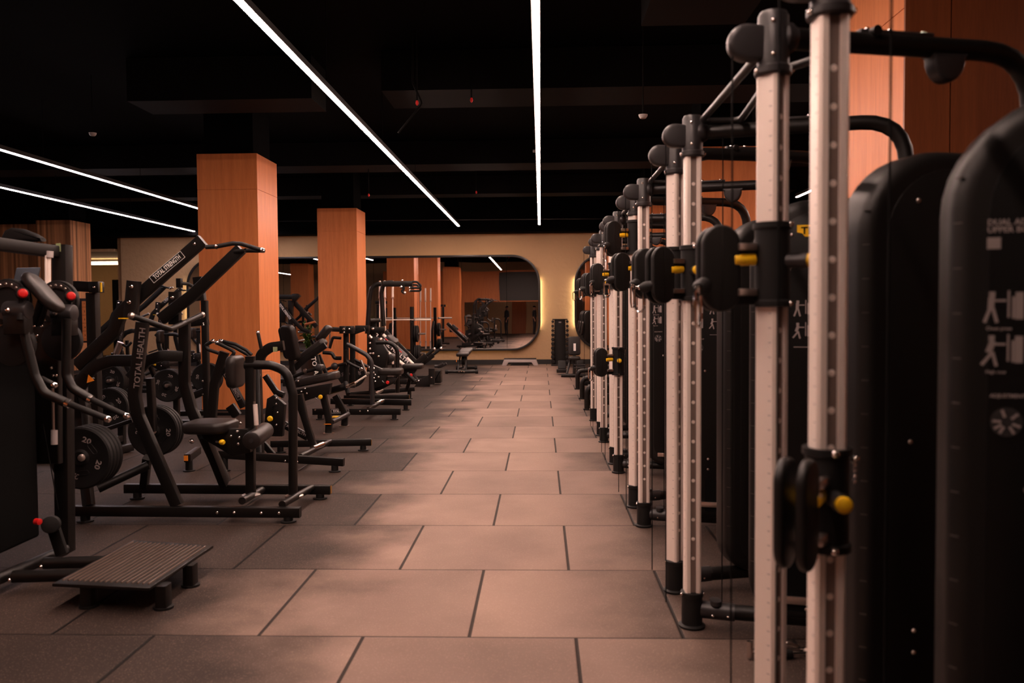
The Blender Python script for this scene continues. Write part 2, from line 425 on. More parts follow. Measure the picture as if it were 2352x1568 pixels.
# ---- ceiling services
def misc(name, m, lo, hi, lab, cat, grp=None):
    o = slab(name, m, lo, hi); tag(o, lab, cat, grp); return o
misc('air_duct', 'duct', (-5.2,10.3,4.2), (-2.85,11.0,4.74), 'flat black duct end hanging above the nearer orange column', 'duct')
misc('air_duct', 'duct', (-1.95,10.2,4.25), (4,11.1,4.74), 'long black cross duct under the ceiling, nearest of the cross ducts', 'duct')
misc('air_duct', 'duct', (-12,15.6,4.3), (6,16.4,4.74), 'long black cross duct under the ceiling, middle of the cross ducts', 'duct')
misc('air_duct', 'duct', (-12,19.6,4.3), (6,20.2,4.74), 'long black cross duct just in front of the back wall bulkhead', 'duct')
misc('air_duct', 'duct', (1.0,-2,4.3), (2.0,8.2,4.74), 'long black duct running lengthwise above the cable machines', 'duct')
for i, (px, py, Y, w) in enumerate(((940,250,9.5,'bent black pipe drop by the diagonal light line'),)):
    b = MB(); b.tube([V((P(948,190,Y).x,Y,4.745)), P(948,190,Y), P(970,238,Y), P(945,268,Y), P(915,305,Y)], .012, .05, 8); o = b.build('conduit', 'duct'); tag(o, w, 'conduit')
b = MB(); b.tube([P(640,508,21.3), P(1400,502,21.3)], .010, 0, 8); tag(b.build('sprinkler_pipe', 'cap'), 'thin pipe running across in front of the dark bulkhead', 'pipe')
for px, py, Y, w in ((213,312,11,'left above the striped column'), (1477,272,9,'right of the aisle light')):
    c = P(px,py,Y); t = thing('smoke_detector', 'small round ceiling detector, '+w, 'detector', c)
    MB().lathe([(0,0),(.03,0),(.045,.02),(.05,.04),(0,.04)], c, (0,0,1), 16).build('body', 'greyplastic', t)
    MB().cyl(c+V((0,0,.04)), (c.x,c.y,4.74), .006, n=8).build('drop_pipe', 'duct', t)
c = P(1229,347,12.9); o = MB().box(c, (.07,.05,.035), None, .004).build('sensor_box', 'greyplastic'); tag(o, 'tiny pale sensor box beside the aisle light line', 'sensor')
c = P(1236,512,21.8)
for px, py, Y, w in ((958,243,9.5,'by the bent pipe drop'),(847,452,16,'above the farther column'),(1094,445,18,'between the aisle lights'),(1083,236,10.2,'near the cross duct')):
    c = P(px,py,Y); o = MB().lathe([(0,0),(.012,.01),(.02,.03),(.012,.06),(0,.06)], c, (0,0,1), 10).build('sprinkler', 'red'); u_ = MB().cyl((c.x,c.y,c.z+.06),(c.x,c.y,4.74),.008,n=8).build('drop_pipe','duct'); u_.parent = o; tag(o, 'tiny red sprinkler head '+w, 'sprinkler')
    
# ---- mirrors with glowing strip behind
def mirror(x0, x1, z0, z1, r, joints, lab, corner):
    cx, cz = (x0+x1)/2, (z0+z1)/2; w, h = x1-x0, z1-z0
    t = thing('wall_mirror', lab, 'mirror', (cx, YB-.1, z0))
    out = rr(w, h, r, 14); ring = [V((cx+a, YB-.10, cz+b)) for a, b in out]
    b = MB()
    N = len(out)
    b.sweep(ring, rr(.05, .065, .006, 2), (0,1,0), closed=True)
    b.build('frame', 'mirrorframe', t)
    # glass panels: clip the rounded outline by vertical joints
    xs = [x0]+joints+[x1]
    for a, c in zip(xs, xs[1:]):
        poly = []
        pts = [(cx+p, cz+q) for p, q in out]
        def clip(pts, xx, keep_right):
            res = []
            for i in range(len(pts)):
                p, q = pts[i], pts[(i+1)%len(pts)]
                ip = (p[0] >= xx) == keep_right; iq = (q[0] >= xx) == keep_right
                if ip: res.append(p)
                if ip != iq:
                    s = (xx-p[0])/(q[0]-p[0]); res.append((xx, p[1]+s*(q[1]-p[1])))
            return res
        pts = clip(pts, a+.004, True); pts = clip(pts, c-.004, False)
        if len(pts) < 3: continue
        g = MB(); g.prism([(p-cx, q-cz) for p, q in pts], (cx, YB-.095, cz), (1,0,0), (0,0,1), .006); g.build('mirror_panel', 'mirror', t, 10)
    bk = MB(); bk.prism(rr(w-.02, h-.02, r-.01, 12), (cx, YB-.078, cz), (1,0,0), (0,0,1), .012); bk.build('backing', 'dark', t)
    for sx_ in (-1,1):
        MB().box((cx+sx_*(w/2-.025), YB-.045, cz), (.02,.02,h-2*r+.25)).build('light_strip', 'glow', t)
        MB().box((cx, YB-.04, cz+sx_*(h/2-.16)), (w-2*r,.02,.02)).build('light_strip', 'glow2', t)
    br = MB()
    for a in (-.35, .35): br.box((cx+a*w, YB-.03, cz), (.2, .08, .5))
    br.build('bracket', 'dark', t)
ptr = P(1238,588,YB-.1); pbl = P(430,803,YB-.1)
z1 = P(1100,588,YB-.1).z; z0 = P(1100,803,YB-.1).z
jn = [P(x,700,YB-.1).x for x in (548,652,756,859,959,1061,1164)]
mirror(P(432,700,YB-.1).x, P(1239,700,YB-.1).x, z0, z1, .78, jn, 'long rounded backlit mirror on the back wall left of the dumbbell rack', 0)
mirror(P(1322,700,YB-.1).x, P(1322,700,YB-.1).x+8, z0, z1, .78, [2.3,3.6,4.9,6.2], 'second rounded backlit mirror, mostly hidden behind the cable machines', 0)

sc.view_settings.view_transform = 'Standard'; sc.view_settings.look = 'None'; sc.view_settings.gamma = 1
sc.view_settings.exposure = 0.75
w = bpy.data.worlds.new('world'); sc.world = w; w.use_nodes = True
w.node_tree.nodes['Background'].inputs[0].default_value = (.9,.55,.42,1); w.node_tree.nodes['Background'].inputs[1].default_value = .012
# ================================================================ cable machines, right-hand row
XP = .72
def cable_machine():
    t = thing('dual_cable_machine', 'x', 'cable machine', (0,0,0), 'dual adjustable cable machines')
    SY = .675
    for s in (-1, 1):
        py = s*SY
        rot = math.radians(38) if s < 0 else 0       # channel side turned into the bay
        R = Matrix.Rotation(rot, 3, 'Z')
        # aluminium upright: cross-section with a channel front and back
        a = .0375; k = .014; dpt = .010
        sec = [(-a,-a+.008),(-a+.008,-a),(-k,-a),(-k,-a+dpt),(k,-a+dpt),(k,-a),(a-.008,-a),(a,-a+.008),(a,-k),(a-.006,-k),(a-.006,k),(a,k),(a,a-.008),(a-.008,a),(k,a),(k,a-dpt),(-k,a-dpt),(-k,a),(-a+.008,a),(-a,a-.008)]
        b = MB(); r0 = b.ring([R@V((x,y,0))+V((0,py,.15)) for x, y in sec]); r1 = b.ring([R@V((x,y,0))+V((0,py,2.27)) for x, y in sec]); b.skin([r0,r1])
        up = b.build('upright', 'alu', t, 20)
        def two(o_, n0, m2):
            o_.data.materials.append(M[m2])
            for f_ in o_.data.polygons[n0:]: f_.material_index = 1
        # channel lining with pin holes
        c = MB()
        for sg in (-1, 1):
            q = R@V((0, sg*(a-dpt+.0008), 0)); c.box((q.x, py+q.y, 1.21), (.0265, .0015, 2.1), R)
        hh = c; n0 = len(c.bm.faces); z = .34
        while z < 2.16:
            for sg in (-1, 1):
                q = R@V((0, sg*(a-dpt+.0015), 0)); d_ = R@V((0, sg, 0))
                hh.lathe([(0,.0012),(.0065,.0012),(.009,0)], V((q.x, py+q.y, z)), d_, 10)
            z += .0935
        two(c.build('channel_lining', 'alud', up), n0, 'alu')
        mk = MB(); z = .3
        while z < 2.2:
            q = R@V((-a-.0004, -.02, 0)); mk.box((q.x, py+q.y, z), (.0008, .010, .002), R); z += .045
        mk.build('scale_marks', 'greyprint', up)
        # foot sleeve + disc
        b = MB(); b.lathe([(0,.002),(.062,.002),(.064,.012),(.050,.018),(.049,.15),(.054,.152),(.054,.172),(.045,.175),(0,.175)], (0,py,0), (0,0,1), 28); b.build('foot_sleeve', 'rubber', t)
        for dx in (-.052, .052): bolt(t, (dx, py-.02, .165), (math.copysign(1,dx),-.5,0), .008)
        # head cap
        b = MB(); b.lathe([(0,2.243),(.050,2.243),(.056,2.25),(.056,2.268),(.048,2.275),(.046,2.425),(.040,2.437),(0,2.44)], (0,py,0), (0,0,1), 28); b.build('head_cap', 'cap', t)
        for dz in (2.30, 2.40): bolt(t, (-.012, py-.045, dz), (-.2,-1,0), .007)
        for dx in (-.053,.053): bolt(t, (dx, py-.015, 2.258), (math.copysign(1,dx),-.3,0), .008)
        # top pulley housing
        b = MB(); c0 = V((-.075, py-.005, 2.345))
        out = [(-.052+.058*math.cos(math.radians(a_))+.03, .056*math.sin(math.radians(a_))) for a_ in range(90, 271, 12)]
        out = [(.045,-.056)]+[(.045,.05)]+[(x,y) for x,y in out]
        b.prism(out, V((-.062, py+.022, 2.345)), (1,0,0), (0,0,1), .052, .016, 4); b.build('top_pulley_housing', 'cap', t)
        # arm
        dy = -s*math.sin(math.radians(13)); dx = math.cos(math.radians(13))
        D = V((dx, dy, 0)); o = V((0, py, 0)); e = .92
        b = MB(); b.tube([o+V((.03,0,2.36)), o+D*e+V((0,0,2.36)), o+D*(e+.02)+V((0,0,1.9))], .033, .19, 16, ref=D.cross(V((0,0,1)))); b.build('top_arm', 'frame', t)
        MB().lathe([(.034,0),(.047,.01),(.047,.03),(.034,.05)], o+V((.02,0,2.36)), D, 20).build('arm_collar', 'cap', t)
        b = MB(); b.box(o+D*.42+V((0,0,2.397)), (.26,.03,.012), Matrix.Rotation(math.atan2(dy,dx),3,'Z'), .003); b.build('arm_bracket', 'cap', t)
        for q in (.32,.40,.52): bolt(t, o+D*q+V((0,0,2.404)), (0,0,1), .009)
        q = o+D*.60
        b = MB(); out = [(.06*math.cos(math.radians(a_)), .075*math.sin(math.radians(a_))) for a_ in range(180, 361, 12)]+[(.065,.02),(-.065,.02)]
        b.prism(out, q+V((0,0,2.325))-D.cross(V((0,0,1)))*.028, D, (0,0,1), .056, .012, 3) ; b.build('arm_pulley_housing', 'cap', t)
        # base tube
        b = MB(); b.tube([o+V((.03,0,.085)), o+D*1.05+V((0,0,.085))], .036, 0, 16); b.build('base_tube', 'frame', t)
        b = MB(); b.tube([o+V((.045,0,.085)), o+D*.2+V((0,0,.085))], .041, 0, 16); b.oval([o+D*.11+V((0,0,.12)), o+D*.11+V((0,0,.14))], .08, .05); b.build('base_collar', 'cap', t)
        for q in (.09,.16): bolt(t, o+D*q+V((0,-.04,.075)), (0,-1,0), .007)
        # tower
        TH = .17; f0 = .262; L_ = .86; zb, zt = .10, 2.02
        N_ = V((0,0,1)).cross(D)                       # horizontal normal (+y side)
        inner = -s                                     # panel faces into the bay
        out = rr(L_, zt-zb, (.12, .16, .27, .17), 9)
        cen = o + D*(f0+L_/2) + V((0,0,(zb+zt)/2))
        b = MB(); b.prism(out, cen + N_*TH/2, D, (0,0,1), TH, .045, 5)
        tw = b.build('weight_tower', 'tower', t)
        # inset flat side panels
        for sg, mm, nm in ((inner, 'panel', 'instruction_panel'), (-inner, 'tower', 'side_panel')):
            b = MB(); so = rr(L_-.11, zt-zb-.12, (.07,.12,.22,.12), 7)
            c1 = cen + N_*(sg*TH/2) + D*.02
            if sg > 0: b.prism([(-x,y) for x,y in so][::-1], c1, -D, (0,0,1), .004, .0015, 2)
            else: b.prism(so, c1+N_*0, D, (0,0,1), .004, .0015, 2)
            b.build(nm, mm, tw)
            for (bx, bz) in ((-.27,.80),(-.29,.05),(-.27,-.55),(-.27,-.62),(-.2,-.9)):
                bolt(tw, c1+D*bx+V((0,0,bz))+N_*sg*.004, N_*sg, .008, 'chromed', 'panel_screw')
        em = None; sgn = -1
        for i in range(15):
            if em is None:
                b = MB(); b.box((0,0,0), (.020,.010,.002), Matrix.Rotation(math.atan2(dy,dx)-.78,3,'Z')); em = b.build('edge_mark', 'dimprint', tw); q_ = em
            else: q_ = bpy.data.objects.new('edge_mark', em.data); col.objects.link(q_); q_.parent = tw
            q_.location = o+D*(f0+.0165)+N_*(-TH/2+.0165)+V((0,0,.36+i*.105))
        # black sheet painted as the shade inside the lower opening, with weight plates
        fn = N_*inner; side = D if inner < 0 else -D
        c1 = cen + fn*(TH/2+.004)
        def at(u, z): return V((o.x,o.y,0)) + D*u + V((0,0,z)) + fn*(TH/2+.0055)
        b = MB()
        b.box(at(f0+.37,.26)-fn*.001, (.42,.004,.22), Matrix.Rotation(math.atan2(dy,dx),3,'Z')); b.build('opening_shade', 'dark', tw)
        b = MB(); b.box(at(f0+.33,.20)+fn*.005, (.44,.014,.035), Matrix.Rotation(math.atan2(dy,dx),3,'Z'), .003); b.build('weight_guard', 'chromed', tw, 30)
        if True:
            U = D if inner < 0 else -D
            def tx(s_, u, z, size, m_='white', al='LEFT', sx=1):
                return text(s_, tw, at(u, z), U, (0,0,1), size, m_, al and 'lettering', al, sx)
            lft = (lambda u: f0+.07+u) if inner < 0 else (lambda u: f0+.79-u)
            tx('DUAL ADJUSTABLE', lft(-.0), 1.722, .019, 'greyprint'); tx('UPPER BODY', lft(0), 1.705, .019, 'greyprint')
            b = MB(); b.box(at(lft(.014),1.675), (.028,.001,.026), Matrix.Rotation(math.atan2(dy,dx),3,'Z')); b.build('barcode_label', 'greyprint', tw)
            # yellow logo
            yo = [(x_*1.12,y_*1.25) for x_, y_ in [(-.15,.022),(.15,.022),(.15,-.004),(.135,-.02),(-.12,-.02),(-.13,-.008),(-.15,-.004)]]
            b = MB(); ctr = at(lft(.30),1.875); ww = U.cross(V((0,0,1)))
            b.prism(yo[::-1], ctr-fn*0, U, (0,0,1), .0012) if False else b.prism(yo[::-1], ctr+fn*.0, U, (0,0,1), .0012)
            b.build('logo_plate', 'yellow', tw)
            text('TECHNOGYM', tw, ctr+fn*.0022, U, (0,0,1), .046, 'dark', 'lettering', 'CENTER', 1.05)
            # pictograms: little standing figures with a machine outline
            for row, z in enumerate((1.53, 1.43)):
                for cN in range(4):
                    b = MB(); u0 = .03+cN*.125
                    def bx(du, dz, w_, h_, an=0):
                        Rm = Matrix((U, -fn if True else fn, V((0,0,1)))).transposed() @ Matrix.Rotation(an,3,'Y')
                        b.box(at(lft(u0+du), z+dz), (w_, .001, h_), Rm)
                    lean = .35 if row else .05
                    bx(-.018,.028,.012,.013); bx(-.02,.008,.013,.028,lean); bx(-.028,-.02,.007,.034,.3+lean); bx(-.012,-.02,.007,.034,-.25); bx(-.004,.014,.03,.005)
                    bx(.016,.006,.004,.062); bx(.026,-.002,.006,.05); bx(.038,.002,.016,.062)
                    b.build('pictogram', 'greyprint', tw)
                    if cN % 2 == 0:
                        tx('Chest press' if row == 0 and cN == 0 else ('High row' if cN == 0 else 'Arm extension'), lft(u0-.03), z-.05, .011, 'greyprint')
            b = MB()
            b.box(at(f0+.44,1.355), (.50,.001,.003), Matrix.Rotation(math.atan2(dy,dx),3,'Z')); b.build('divider_line', 'greyprint', tw)
            tx('ADJUSTMENT', lft(.01), 1.325, .012, 'greyprint')
            c_ = at(lft(.045), 1.265)
            b = MB(); b.lathe([(.0,0),(.034,0),(.034,.001),(0,.001)], c_, fn, 24); b.build('dial_graphic', 'screen', tw)
            b = MB()
            for a_ in (20, 60, 120, 150, 185, 250, 320):
                Rm = Matrix((U, -fn, V((0,0,1)))).transposed() @ Matrix.Rotation(math.radians(a_),3,'Y')
                b.box(c_+fn*.002+Rm@V((.021,0,0)), (.018,.001,.006), Rm)
            b.build('dial_mark', 'greyprint', tw)
            for k_, cc in enumerate(('red','red')):
                b = MB(); b.box(at(lft(.37+k_*.035),1.70), (.018,.001,.02), Matrix.Rotation(math.atan2(dy,dx),3,'Z')); b.build('warning_label', cc, tw)
                b = MB(); b.box(at(lft(.37+k_*.035),1.683), (.014,.001,.014), Matrix.Rotation(math.atan2(dy,dx),3,'Z')); b.build('warning_label', 'white', tw)
            b = MB()
            for (du, dz, w_, h_) in ((.34,.03,.05,.002),(.34,-.04,.05,.002),(.315,0,.002,.07),(.365,0,.002,.07),(.34,.015,.05,.002),(.33,-.01,.002,.05),(.35,-.01,.002,.05)):
                b.box(at(lft(du),1.62+dz), (w_,.001,h_), Matrix.Rotation(math.atan2(dy,dx),3,'Z'))
            b.build('outline_graphic', 'greyprint', tw)
        # cables
        b = MB(); b.tube([V((-.125, py-.005, 2.34)), V((-.125, py-.005, .12))], .0028, 0, 6)
        b.tube([o+D*.14+V((0,0,2.33)), o+D*.14+V((0,0,.13))], .0028, 0, 6); b.build('cable', 'dark', t)
    # pull-up frame between the arms
    y0, y1 = -SY, SY
    b = MB()
    b.tube([(.035,y0,2.40),(.035,y1-.04,2.405),(.215,y1-.04,2.405),(.17,y0+.75,2.405),(.17,y0+.5,2.405),(.27,y0+.32,2.40),(.33,y0+.03,2.39)], .0155, .05, 12, ref=(0,0,1))
    b.build('pull_up_frame', 'frame', t)
    return t
def carriage(t, s, z, phi, cover=True, roll=0):
    "sliding carriage on post s at height z, pulley arm pointing along phi (degrees, in plan)"
    py = s*.675; c = V((0,py,z))
    h = .13
    b = MB(); b.lathe([(.046,-h),(.060,-h),(.060,-h+.018),(.0535,-h+.022),(.0535,h-.022),(.060,h-.018),(.060,h),(.046,h),(.046,-h)], c, (0,0,1), 28)
    cg = b.build('carriage', 'rubber', t)
    ch = V((1,-.85,0)).normalized() if s < 0 else V((0,-1,0))
    bolt(cg, c+ch*.059+V((0,0,h-.009)), ch, .010); bolt(cg, c+ch*.059+V((0,0,-h+.009)), ch, .010)
    q = c+ch*.05+V((0,0,.01))
    b = MB(); b.lathe([(0,0),(.022,0),(.019,.03),(.024,.05),(.024,.066),(0,.066)], q, ch, 20); b.build('knob_stem', 'cap', cg)
    b = MB(); b.lathe([(0,.066),(.021,.066),(.020,.074),(.012,.079),(0,.08)], q, ch, 20); b.build('adjustment_knob', 'yellow', cg)
    b = MB()
    e = V((ch.y*-1, ch.x, 0))
    for i in range(5): b.ball(c+e*.066+V((0,0,.10-.014*i))+ch*.01, .0055 if i else .011, 6)
    b.build('bead_chain', 'chrome', cg)
    d = V((math.cos(math.radians(phi)), math.sin(math.radians(phi)), 0)); n = d.cross(V((0,0,1)))
    pc = c + d*.165 + V((0,0,-.01)); wpc = .122; hpc = .268
    for sg in (-1, 1):
        b = MB(); b.prism(rr(wpc, hpc, wpc*.499, 10), pc+n*(sg*.025+.0125), d, (0,0,1), .025, .010, 4) if False else b.prism(rr(wpc, hpc, wpc*.499, 10), pc-n*(sg*.026)+n*.0125, d, (0,0,1), .025, .010, 4)
        b.build('pulley_cover', 'tower', cg)
    b = MB()
    b.cyl(pc+V((0,0,.07))-n*.012, pc+V((0,0,.07))+n*.012, .052, n=24); b.cyl(pc-V((0,0,.07))-n*.012, pc-V((0,0,.07))+n*.012, .052, n=24); b.build('pulley_wheel', 'rubber', cg)
    for zz in (.055, -.085):
        MB().box(c+d*.085+V((0,0,zz)), (.06,.045,.022), Matrix.Rotation(math.radians(phi),3,'Z'), .004).build('hinge_bracket', 'chromed', cg)
    for zz in (.042, -.098): MB().bar([c+d*.03+V((0,0,zz)), c+d*.15+V((0,0,zz))], .05, .006).build('hinge_plate', 'rubber', cg)
    b = MB(); b.cyl(c+d*.055+V((0,0,.018)), c+d*.125+V((0,0,.014)), .018, .020, 16, .003); b.build('hinge_grip', 'yellow', cg)
    # stopper + carabiner
    if not cover: return
    g = pc + d*.03 - n*.0 + V((0,0,-.03))
    out = (-n*.6 + d*.5 + V((0,0,-.25))) if s < 0 else (n*.7 + d*.45 + V((0,0,-.2)))
    out.normalize(); g0 = pc + d*.045 + V((0,0,-.045))
    b = MB(); b.lathe([(0,0),(.016,0),(.024,.02),(.026,.05),(.020,.07),(0,.072)], g0, out, 18); b.build('cable_stopper', 'rubber', cg)
    g1 = g0 + out*.078
    b = MB(); x = V((out.x, out.y, 0)).normalized(); K = [(0,.012),(.02,.007),(.028,-.010),(.025,-.085),(.012,-.108),(-.012,-.108),(-.026,-.088),(-.02,-.012)]
    b.tube([g1+x*(a*.9)+V((0,0,bz)) for a, bz in K], .0052, 0, 8, ref=x.cross(V((0,0,1))), closed=True)
    b.ball(g1+V((0,0,.005)), .010, 8)
    b.build('carabiner', 'chrome', cg)

base = cable_machine()
T0 = list(base.children)
POS = [1.415, 3.265, 5.11, 7.02, 8.81, 10.65]
LAB = ['nearest dual cable machine, cropped by the right edge, stack tower showing exercise drawings',
       'second dual cable machine from the front, with the large oval pulley covers near head height',
       'third dual cable machine from the front, pulleys raised to chest height',
       'fourth dual cable machine from the front, one pulley set low near the floor',
       'fifth dual cable machine from the front',
       'farthest dual cable machine of the row, by the curved tube frames']
CAR = [((1.5,200),(1.05,236)), ((1.665,188),(1.70,205)), ((1.73,192),(1.80,200)), ((2.08,195),(1.05,195)), ((1.86,196),(1.83,200)), ((1.85,190),(1.84,200))]
mach = []
for i, y in enumerate(POS):
    r = base if i == 0 else base.copy()
    if i:
        col.objects.link(r)
        for ch in T0:
            c = ch.copy(); col.objects.link(c); c.parent = r
            for g in ch.children:
                d = g.copy(); col.objects.link(d); d.parent = c
    r['label'] = LAB[i]; mach.append(r)
for i, y in enumerate(POS):
    ORG[0] = V((0,0,0))
    for s, (z, ph) in zip((-1,1), CAR[i]): carriage(mach[i], s, z, ph, not (i == 0 and s > 0))
    mach[i].location = (XP, y, 0)
# loose chrome handle on the floor by the nearest posts
t = thing('pulldown_bar', 'chrome and black cable attachment lying on the floor at the foot of the nearest posts', 'cable attachment', F(1800,1490))
b = MB(); a = F(1722,1503,.02); c = F(1880,1500,.02); q = V((0,.05,0))
b.tube([a, c], .009, 0, 12); b.tube([a+q, c+q], .006, 0, 10); b.cyl(a-V((.0,.0,.01)), a+V((0,0,.06)), .013, n=14); b.build('chrome_bar', 'chrome', t)
b = MB(); b.cyl(a+(c-a)*.35, a+(c-a)*.62, .019, n=16, bev=.004); b.build('grip', 'rubber', t)
b = MB(); b.tube([a+q+(c-a)*.5+V((0,0,.01)), a+q+(c-a)*.6+V((0,0,.03)), a+q+(c-a)*.75+V((0,0,.012))], .007, .02); b.ball(a+(c-a)*.85+q*.5, .014); b.build('shackle', 'chromed', t)
# ================================================================ left-hand machines
CR = {'1':(3.016,0,480),'2':(2.94,0,980),'3':(4.127,380,520),'4':(4.2,400,860),'5':(4.612,620,560),'6':(4.611,840,560),
      'A':(6.272,0,480),'B':(5.6,0,720),'C':(3.733,0,980),'D':(5.227,600,700),'E':(6.032,820,700),'0':(1,0,0)}
def K(k, Y, pts):
    s, ox, oy = CR[k]; out = []
    for i, p in enumerate(pts):
        y = p[2] if len(p) > 2 else (Y if not isinstance(Y, tuple) else Y[0]+(Y[1]-Y[0])*i/max(1,len(pts)-1))
        out.append(P(ox+p[0]/s, oy+p[1]/s, y))
    return out
def tube(t, name, pts, r, bend=.04, m='frame', n=12, ref=None):
    return MB().tube(pts, r, bend, n, ref).build(name, m, t)
def bar(t, name, pts, w, h, bend=.03, m='frame', ref=None):
    return MB().bar(pts, w, h, bend, ref).build(name, m, t)
def foot(t, p, zt=.06):
    p = V(p); b = MB(); b.cyl((p.x,p.y,.008), (p.x,p.y,zt), .034, n=16); b.cyl((p.x,p.y,0), (p.x,p.y,.012), .058, n=20, bev=.004); return b.build('rubber_foot', 'rubber', t)
def rail(t, a, b_, h=.075, w=.06, ends=(1,1), tape=False, nm='base_rail', feet=True):
    a, b_ = V(a), V(b_); o = bar(t, nm, [a, b_], w, h, 0, ref=(b_-a).normalized().cross(V((0,0,1))))
    d = (b_-a).normalized()
    if feet:
        if ends[0]: foot(t, a+d*.1, a.z-h/2+.005)
        if ends[1]: foot(t, b_-d*.09, b_.z-h/2+.005)
    if tape:
        c = MB(); c.box(b_+d*.002, (.003, w*.55, h*.8), Matrix.Rotation(math.atan2(d.y,d.x),3,'Z')); c.build('end_marking', 'tape', t)
    return o
def grip(t, a, b_, r=.017, m='rubber', tip=True, nm='hand_grip'):
    a, b_ = V(a), V(b_); g = MB().cyl(a, b_, r, n=16, bev=.003).build(nm, m, t)
    if tip:
        d = (b_-a).normalized(); MB().lathe([(0,0),(r*1.08,0),(r*1.12,.012),(r*.9,.024),(r*.4,.029),(0,.03)], b_, d, 16).build('end_cap', 'chrome', t)
    return g
def pad(t, name, c, u, v, w, h, th, r=.05, m='pad'):
    return MB().pad(c, u, v, w, h, th, r).build(name, m, t)
def roller(t, a, b_, r=.06):
    o = MB().cyl(a, b_, r, n=26, bev=.015).build('roller_pad', 'pad', t)
    d = (V(a)-V(b_)).normalized(); MB().cyl(V(a), V(a)+d*.006, .016, n=14).build('roller_cap', 'cap', t); return o
def knob(t, c, d, m='yellow', r=.02):
    d = V(d).normalized(); c = V(c)
    MB().cyl(c-d*.05, c, .008, n=10).build('knob_shaft', 'chromed', t)
    return MB().lathe([(0,-.01),(r*.8,-.008),(r,.004),(r,.018),(r*.7,.028),(0,.03)], c, d, 18).build('adjustment_knob', m, t)
def label_plate(t, s, c, u, v, w, h, m='white'):
    u = V(u).normalized(); v = V(v); v = (v-u*v.dot(u)).normalized(); n = u.cross(v); c = V(c)
    b = MB()
    for sx, sy, a_, b2 in ((0,1,w,.003),(0,-1,w,.003),(1,0,.003,h),(-1,0,.003,h)):
        q = c+u*sx*(w/2)+v*sy*(h/2)+n*.0006
        b.prism([(-a_/2,-b2/2),(a_/2,-b2/2),(a_/2,b2/2),(-a_/2,b2/2)], q, u, v, .0008)
    b.build('label_border', m, t)
    return text(s, t, c+n*.001, u, v, h*.86, m, 'lettering', 'CENTER', w*.93/(len(s)*h*.58))
def bolts(t, pts, d=(0,-1,0), r=.010):
    for p in pts: bolt(t, p, d, r)

# ---- weight plates: a thing each
def plate_mesh(R=.215, th=.042):
    b = MB()
    prof = [(.026,-th/2),(.045,-th/2-.004),(.052,-th/2),(.062,-th*.28),(R*.72,-th*.28),(R*.80,-th/2+.004),(R-.012,-th/2),(R,-th/2+.008),(R,th/2-.008),(R-.012,th/2),(R*.80,th/2-.004),(R*.72,th*.28),(.062,th*.28),(.052,th/2),(.045,th/2+.004),(.026,th/2),(.026,-th/2)]
    b.lathe(prof, (0,0,0), (0,1,0), 40)
    o = b.build('disc', 'rubber'); return o
def make_plate():
    t = thing('weight_plate', 'x', 'weight plate', (0,0,0), 'weight plates loaded on the left machines')
    d = plate_mesh(); d.parent = t
    for k, (ux, uz) in enumerate(((1,0),(0,1),(-1,0),(0,-1))):
        u = V((ux,0,uz)); v = V((-uz,0,ux))
        q = v*.128
        text('20', t, q+V((0,-.0125,0)), u, v, .052, 'greyprint', 'plate_number', 'CENTER', 1.25)
    for k in range(3):
        a = 2*PI*k/3+.5; c = V((math.cos(a),0,math.sin(a)))*.105
        # grip slot rim
        s = MB(); s.sweep([c+Matrix.Rotation(-a,3,'Y')@V((x,-.0125,z)) for x, z in rr(.03,.085,.0149,5)], rr(.006,.006,.002,1), (0,1,0), closed=True); s.build('grip_slot', 'rubber', t)
    return t
plate0 = make_plate(); _pl = [0]
def place_plate(c, axis=(0,1,0), spin=0, sc_=1, label='x', group='weight plates loaded on the left machines'):
    _pl[0] += 1
    if _pl[0] == 1: r = plate0; 
    else:
        r = plate0.copy(); col.objects.link(r)
        for ch in list(plate0.children):
            q = ch.copy(); col.objects.link(q); q.parent = r
    q = V((0,1,0)).rotation_difference(V(axis).normalized()) @ Matrix.Rotation(spin,3,'Y').to_quaternion()
    r.rotation_mode = 'QUATERNION'; r.rotation_quaternion = q; r.location = c; r.scale = (sc_,)*3
    r['label'] = label; r['group'] = group
    return r
def stack(c, n, where, axis=(0,1,0), sc_=1, th=.045, group=None):
    c = V(c); ax = V(axis).normalized()
    for i in range(n):
        pos = 'the only plate' if n == 1 else ('front plate' if i == 0 else ('rearmost plate' if i == n-1 else ('second plate' if i == 1 else 'third plate')))
        place_plate(c+ax*th*i*sc_, ax, random.uniform(0,6), sc_, 'black weight plate, %s %s' % (pos, where), group or 'weight plates '+where)
def horn(t, a, b_):
    return MB().cyl(a, b_, .0245, n=18, bev=.003).build('plate_horn', 'chromed', t)

# ================= 1. nearest machine: standing hip machine with ribbed step platform
t = thing('standing_hip_machine', 'nearest left machine with red knobs, angled pad, two silver-tipped bars and a ribbed platform', 'gym machine', (-2.8, 4.6, 0))
U0 = P(150,1270,4.97); 
bar(t, 'upright', [V((U0.x,4.97,.05)), P(143,562,4.97)], .09, .085, 0, ref=(1,0,0))
MB().box(P(134,568,4.925), (.03,.002,.05)).build('rating_sticker', mat('green sticker', (.35,.42,.2), .5), t)
bar(t, 'top_beam', [P(128,578,4.95), P(-60,553,4.4)], .07, .09, 0, ref=(0,0,1))
MB().prism([(-.12,-.01),(.12,-.01),(.12,.01),(.08,.035),(.0,.065),(-.06,.072),(-.10,.055),(-.12,.02)], P(62,552,4.83), (1,0,.0), (0,0,1), .06, .015).build('pulley_hood', 'rubber', t)
b = MB(); b.tube(K('1',4.85,[(335,290),(335,520)]), .014, 0); b.build('guide_rod', 'alu', t)
b = MB(); b.tube(K('1',4.85,[(340,290),(338,335)]), .024, 0); b.build('guide_bush', 'greyplastic', t)
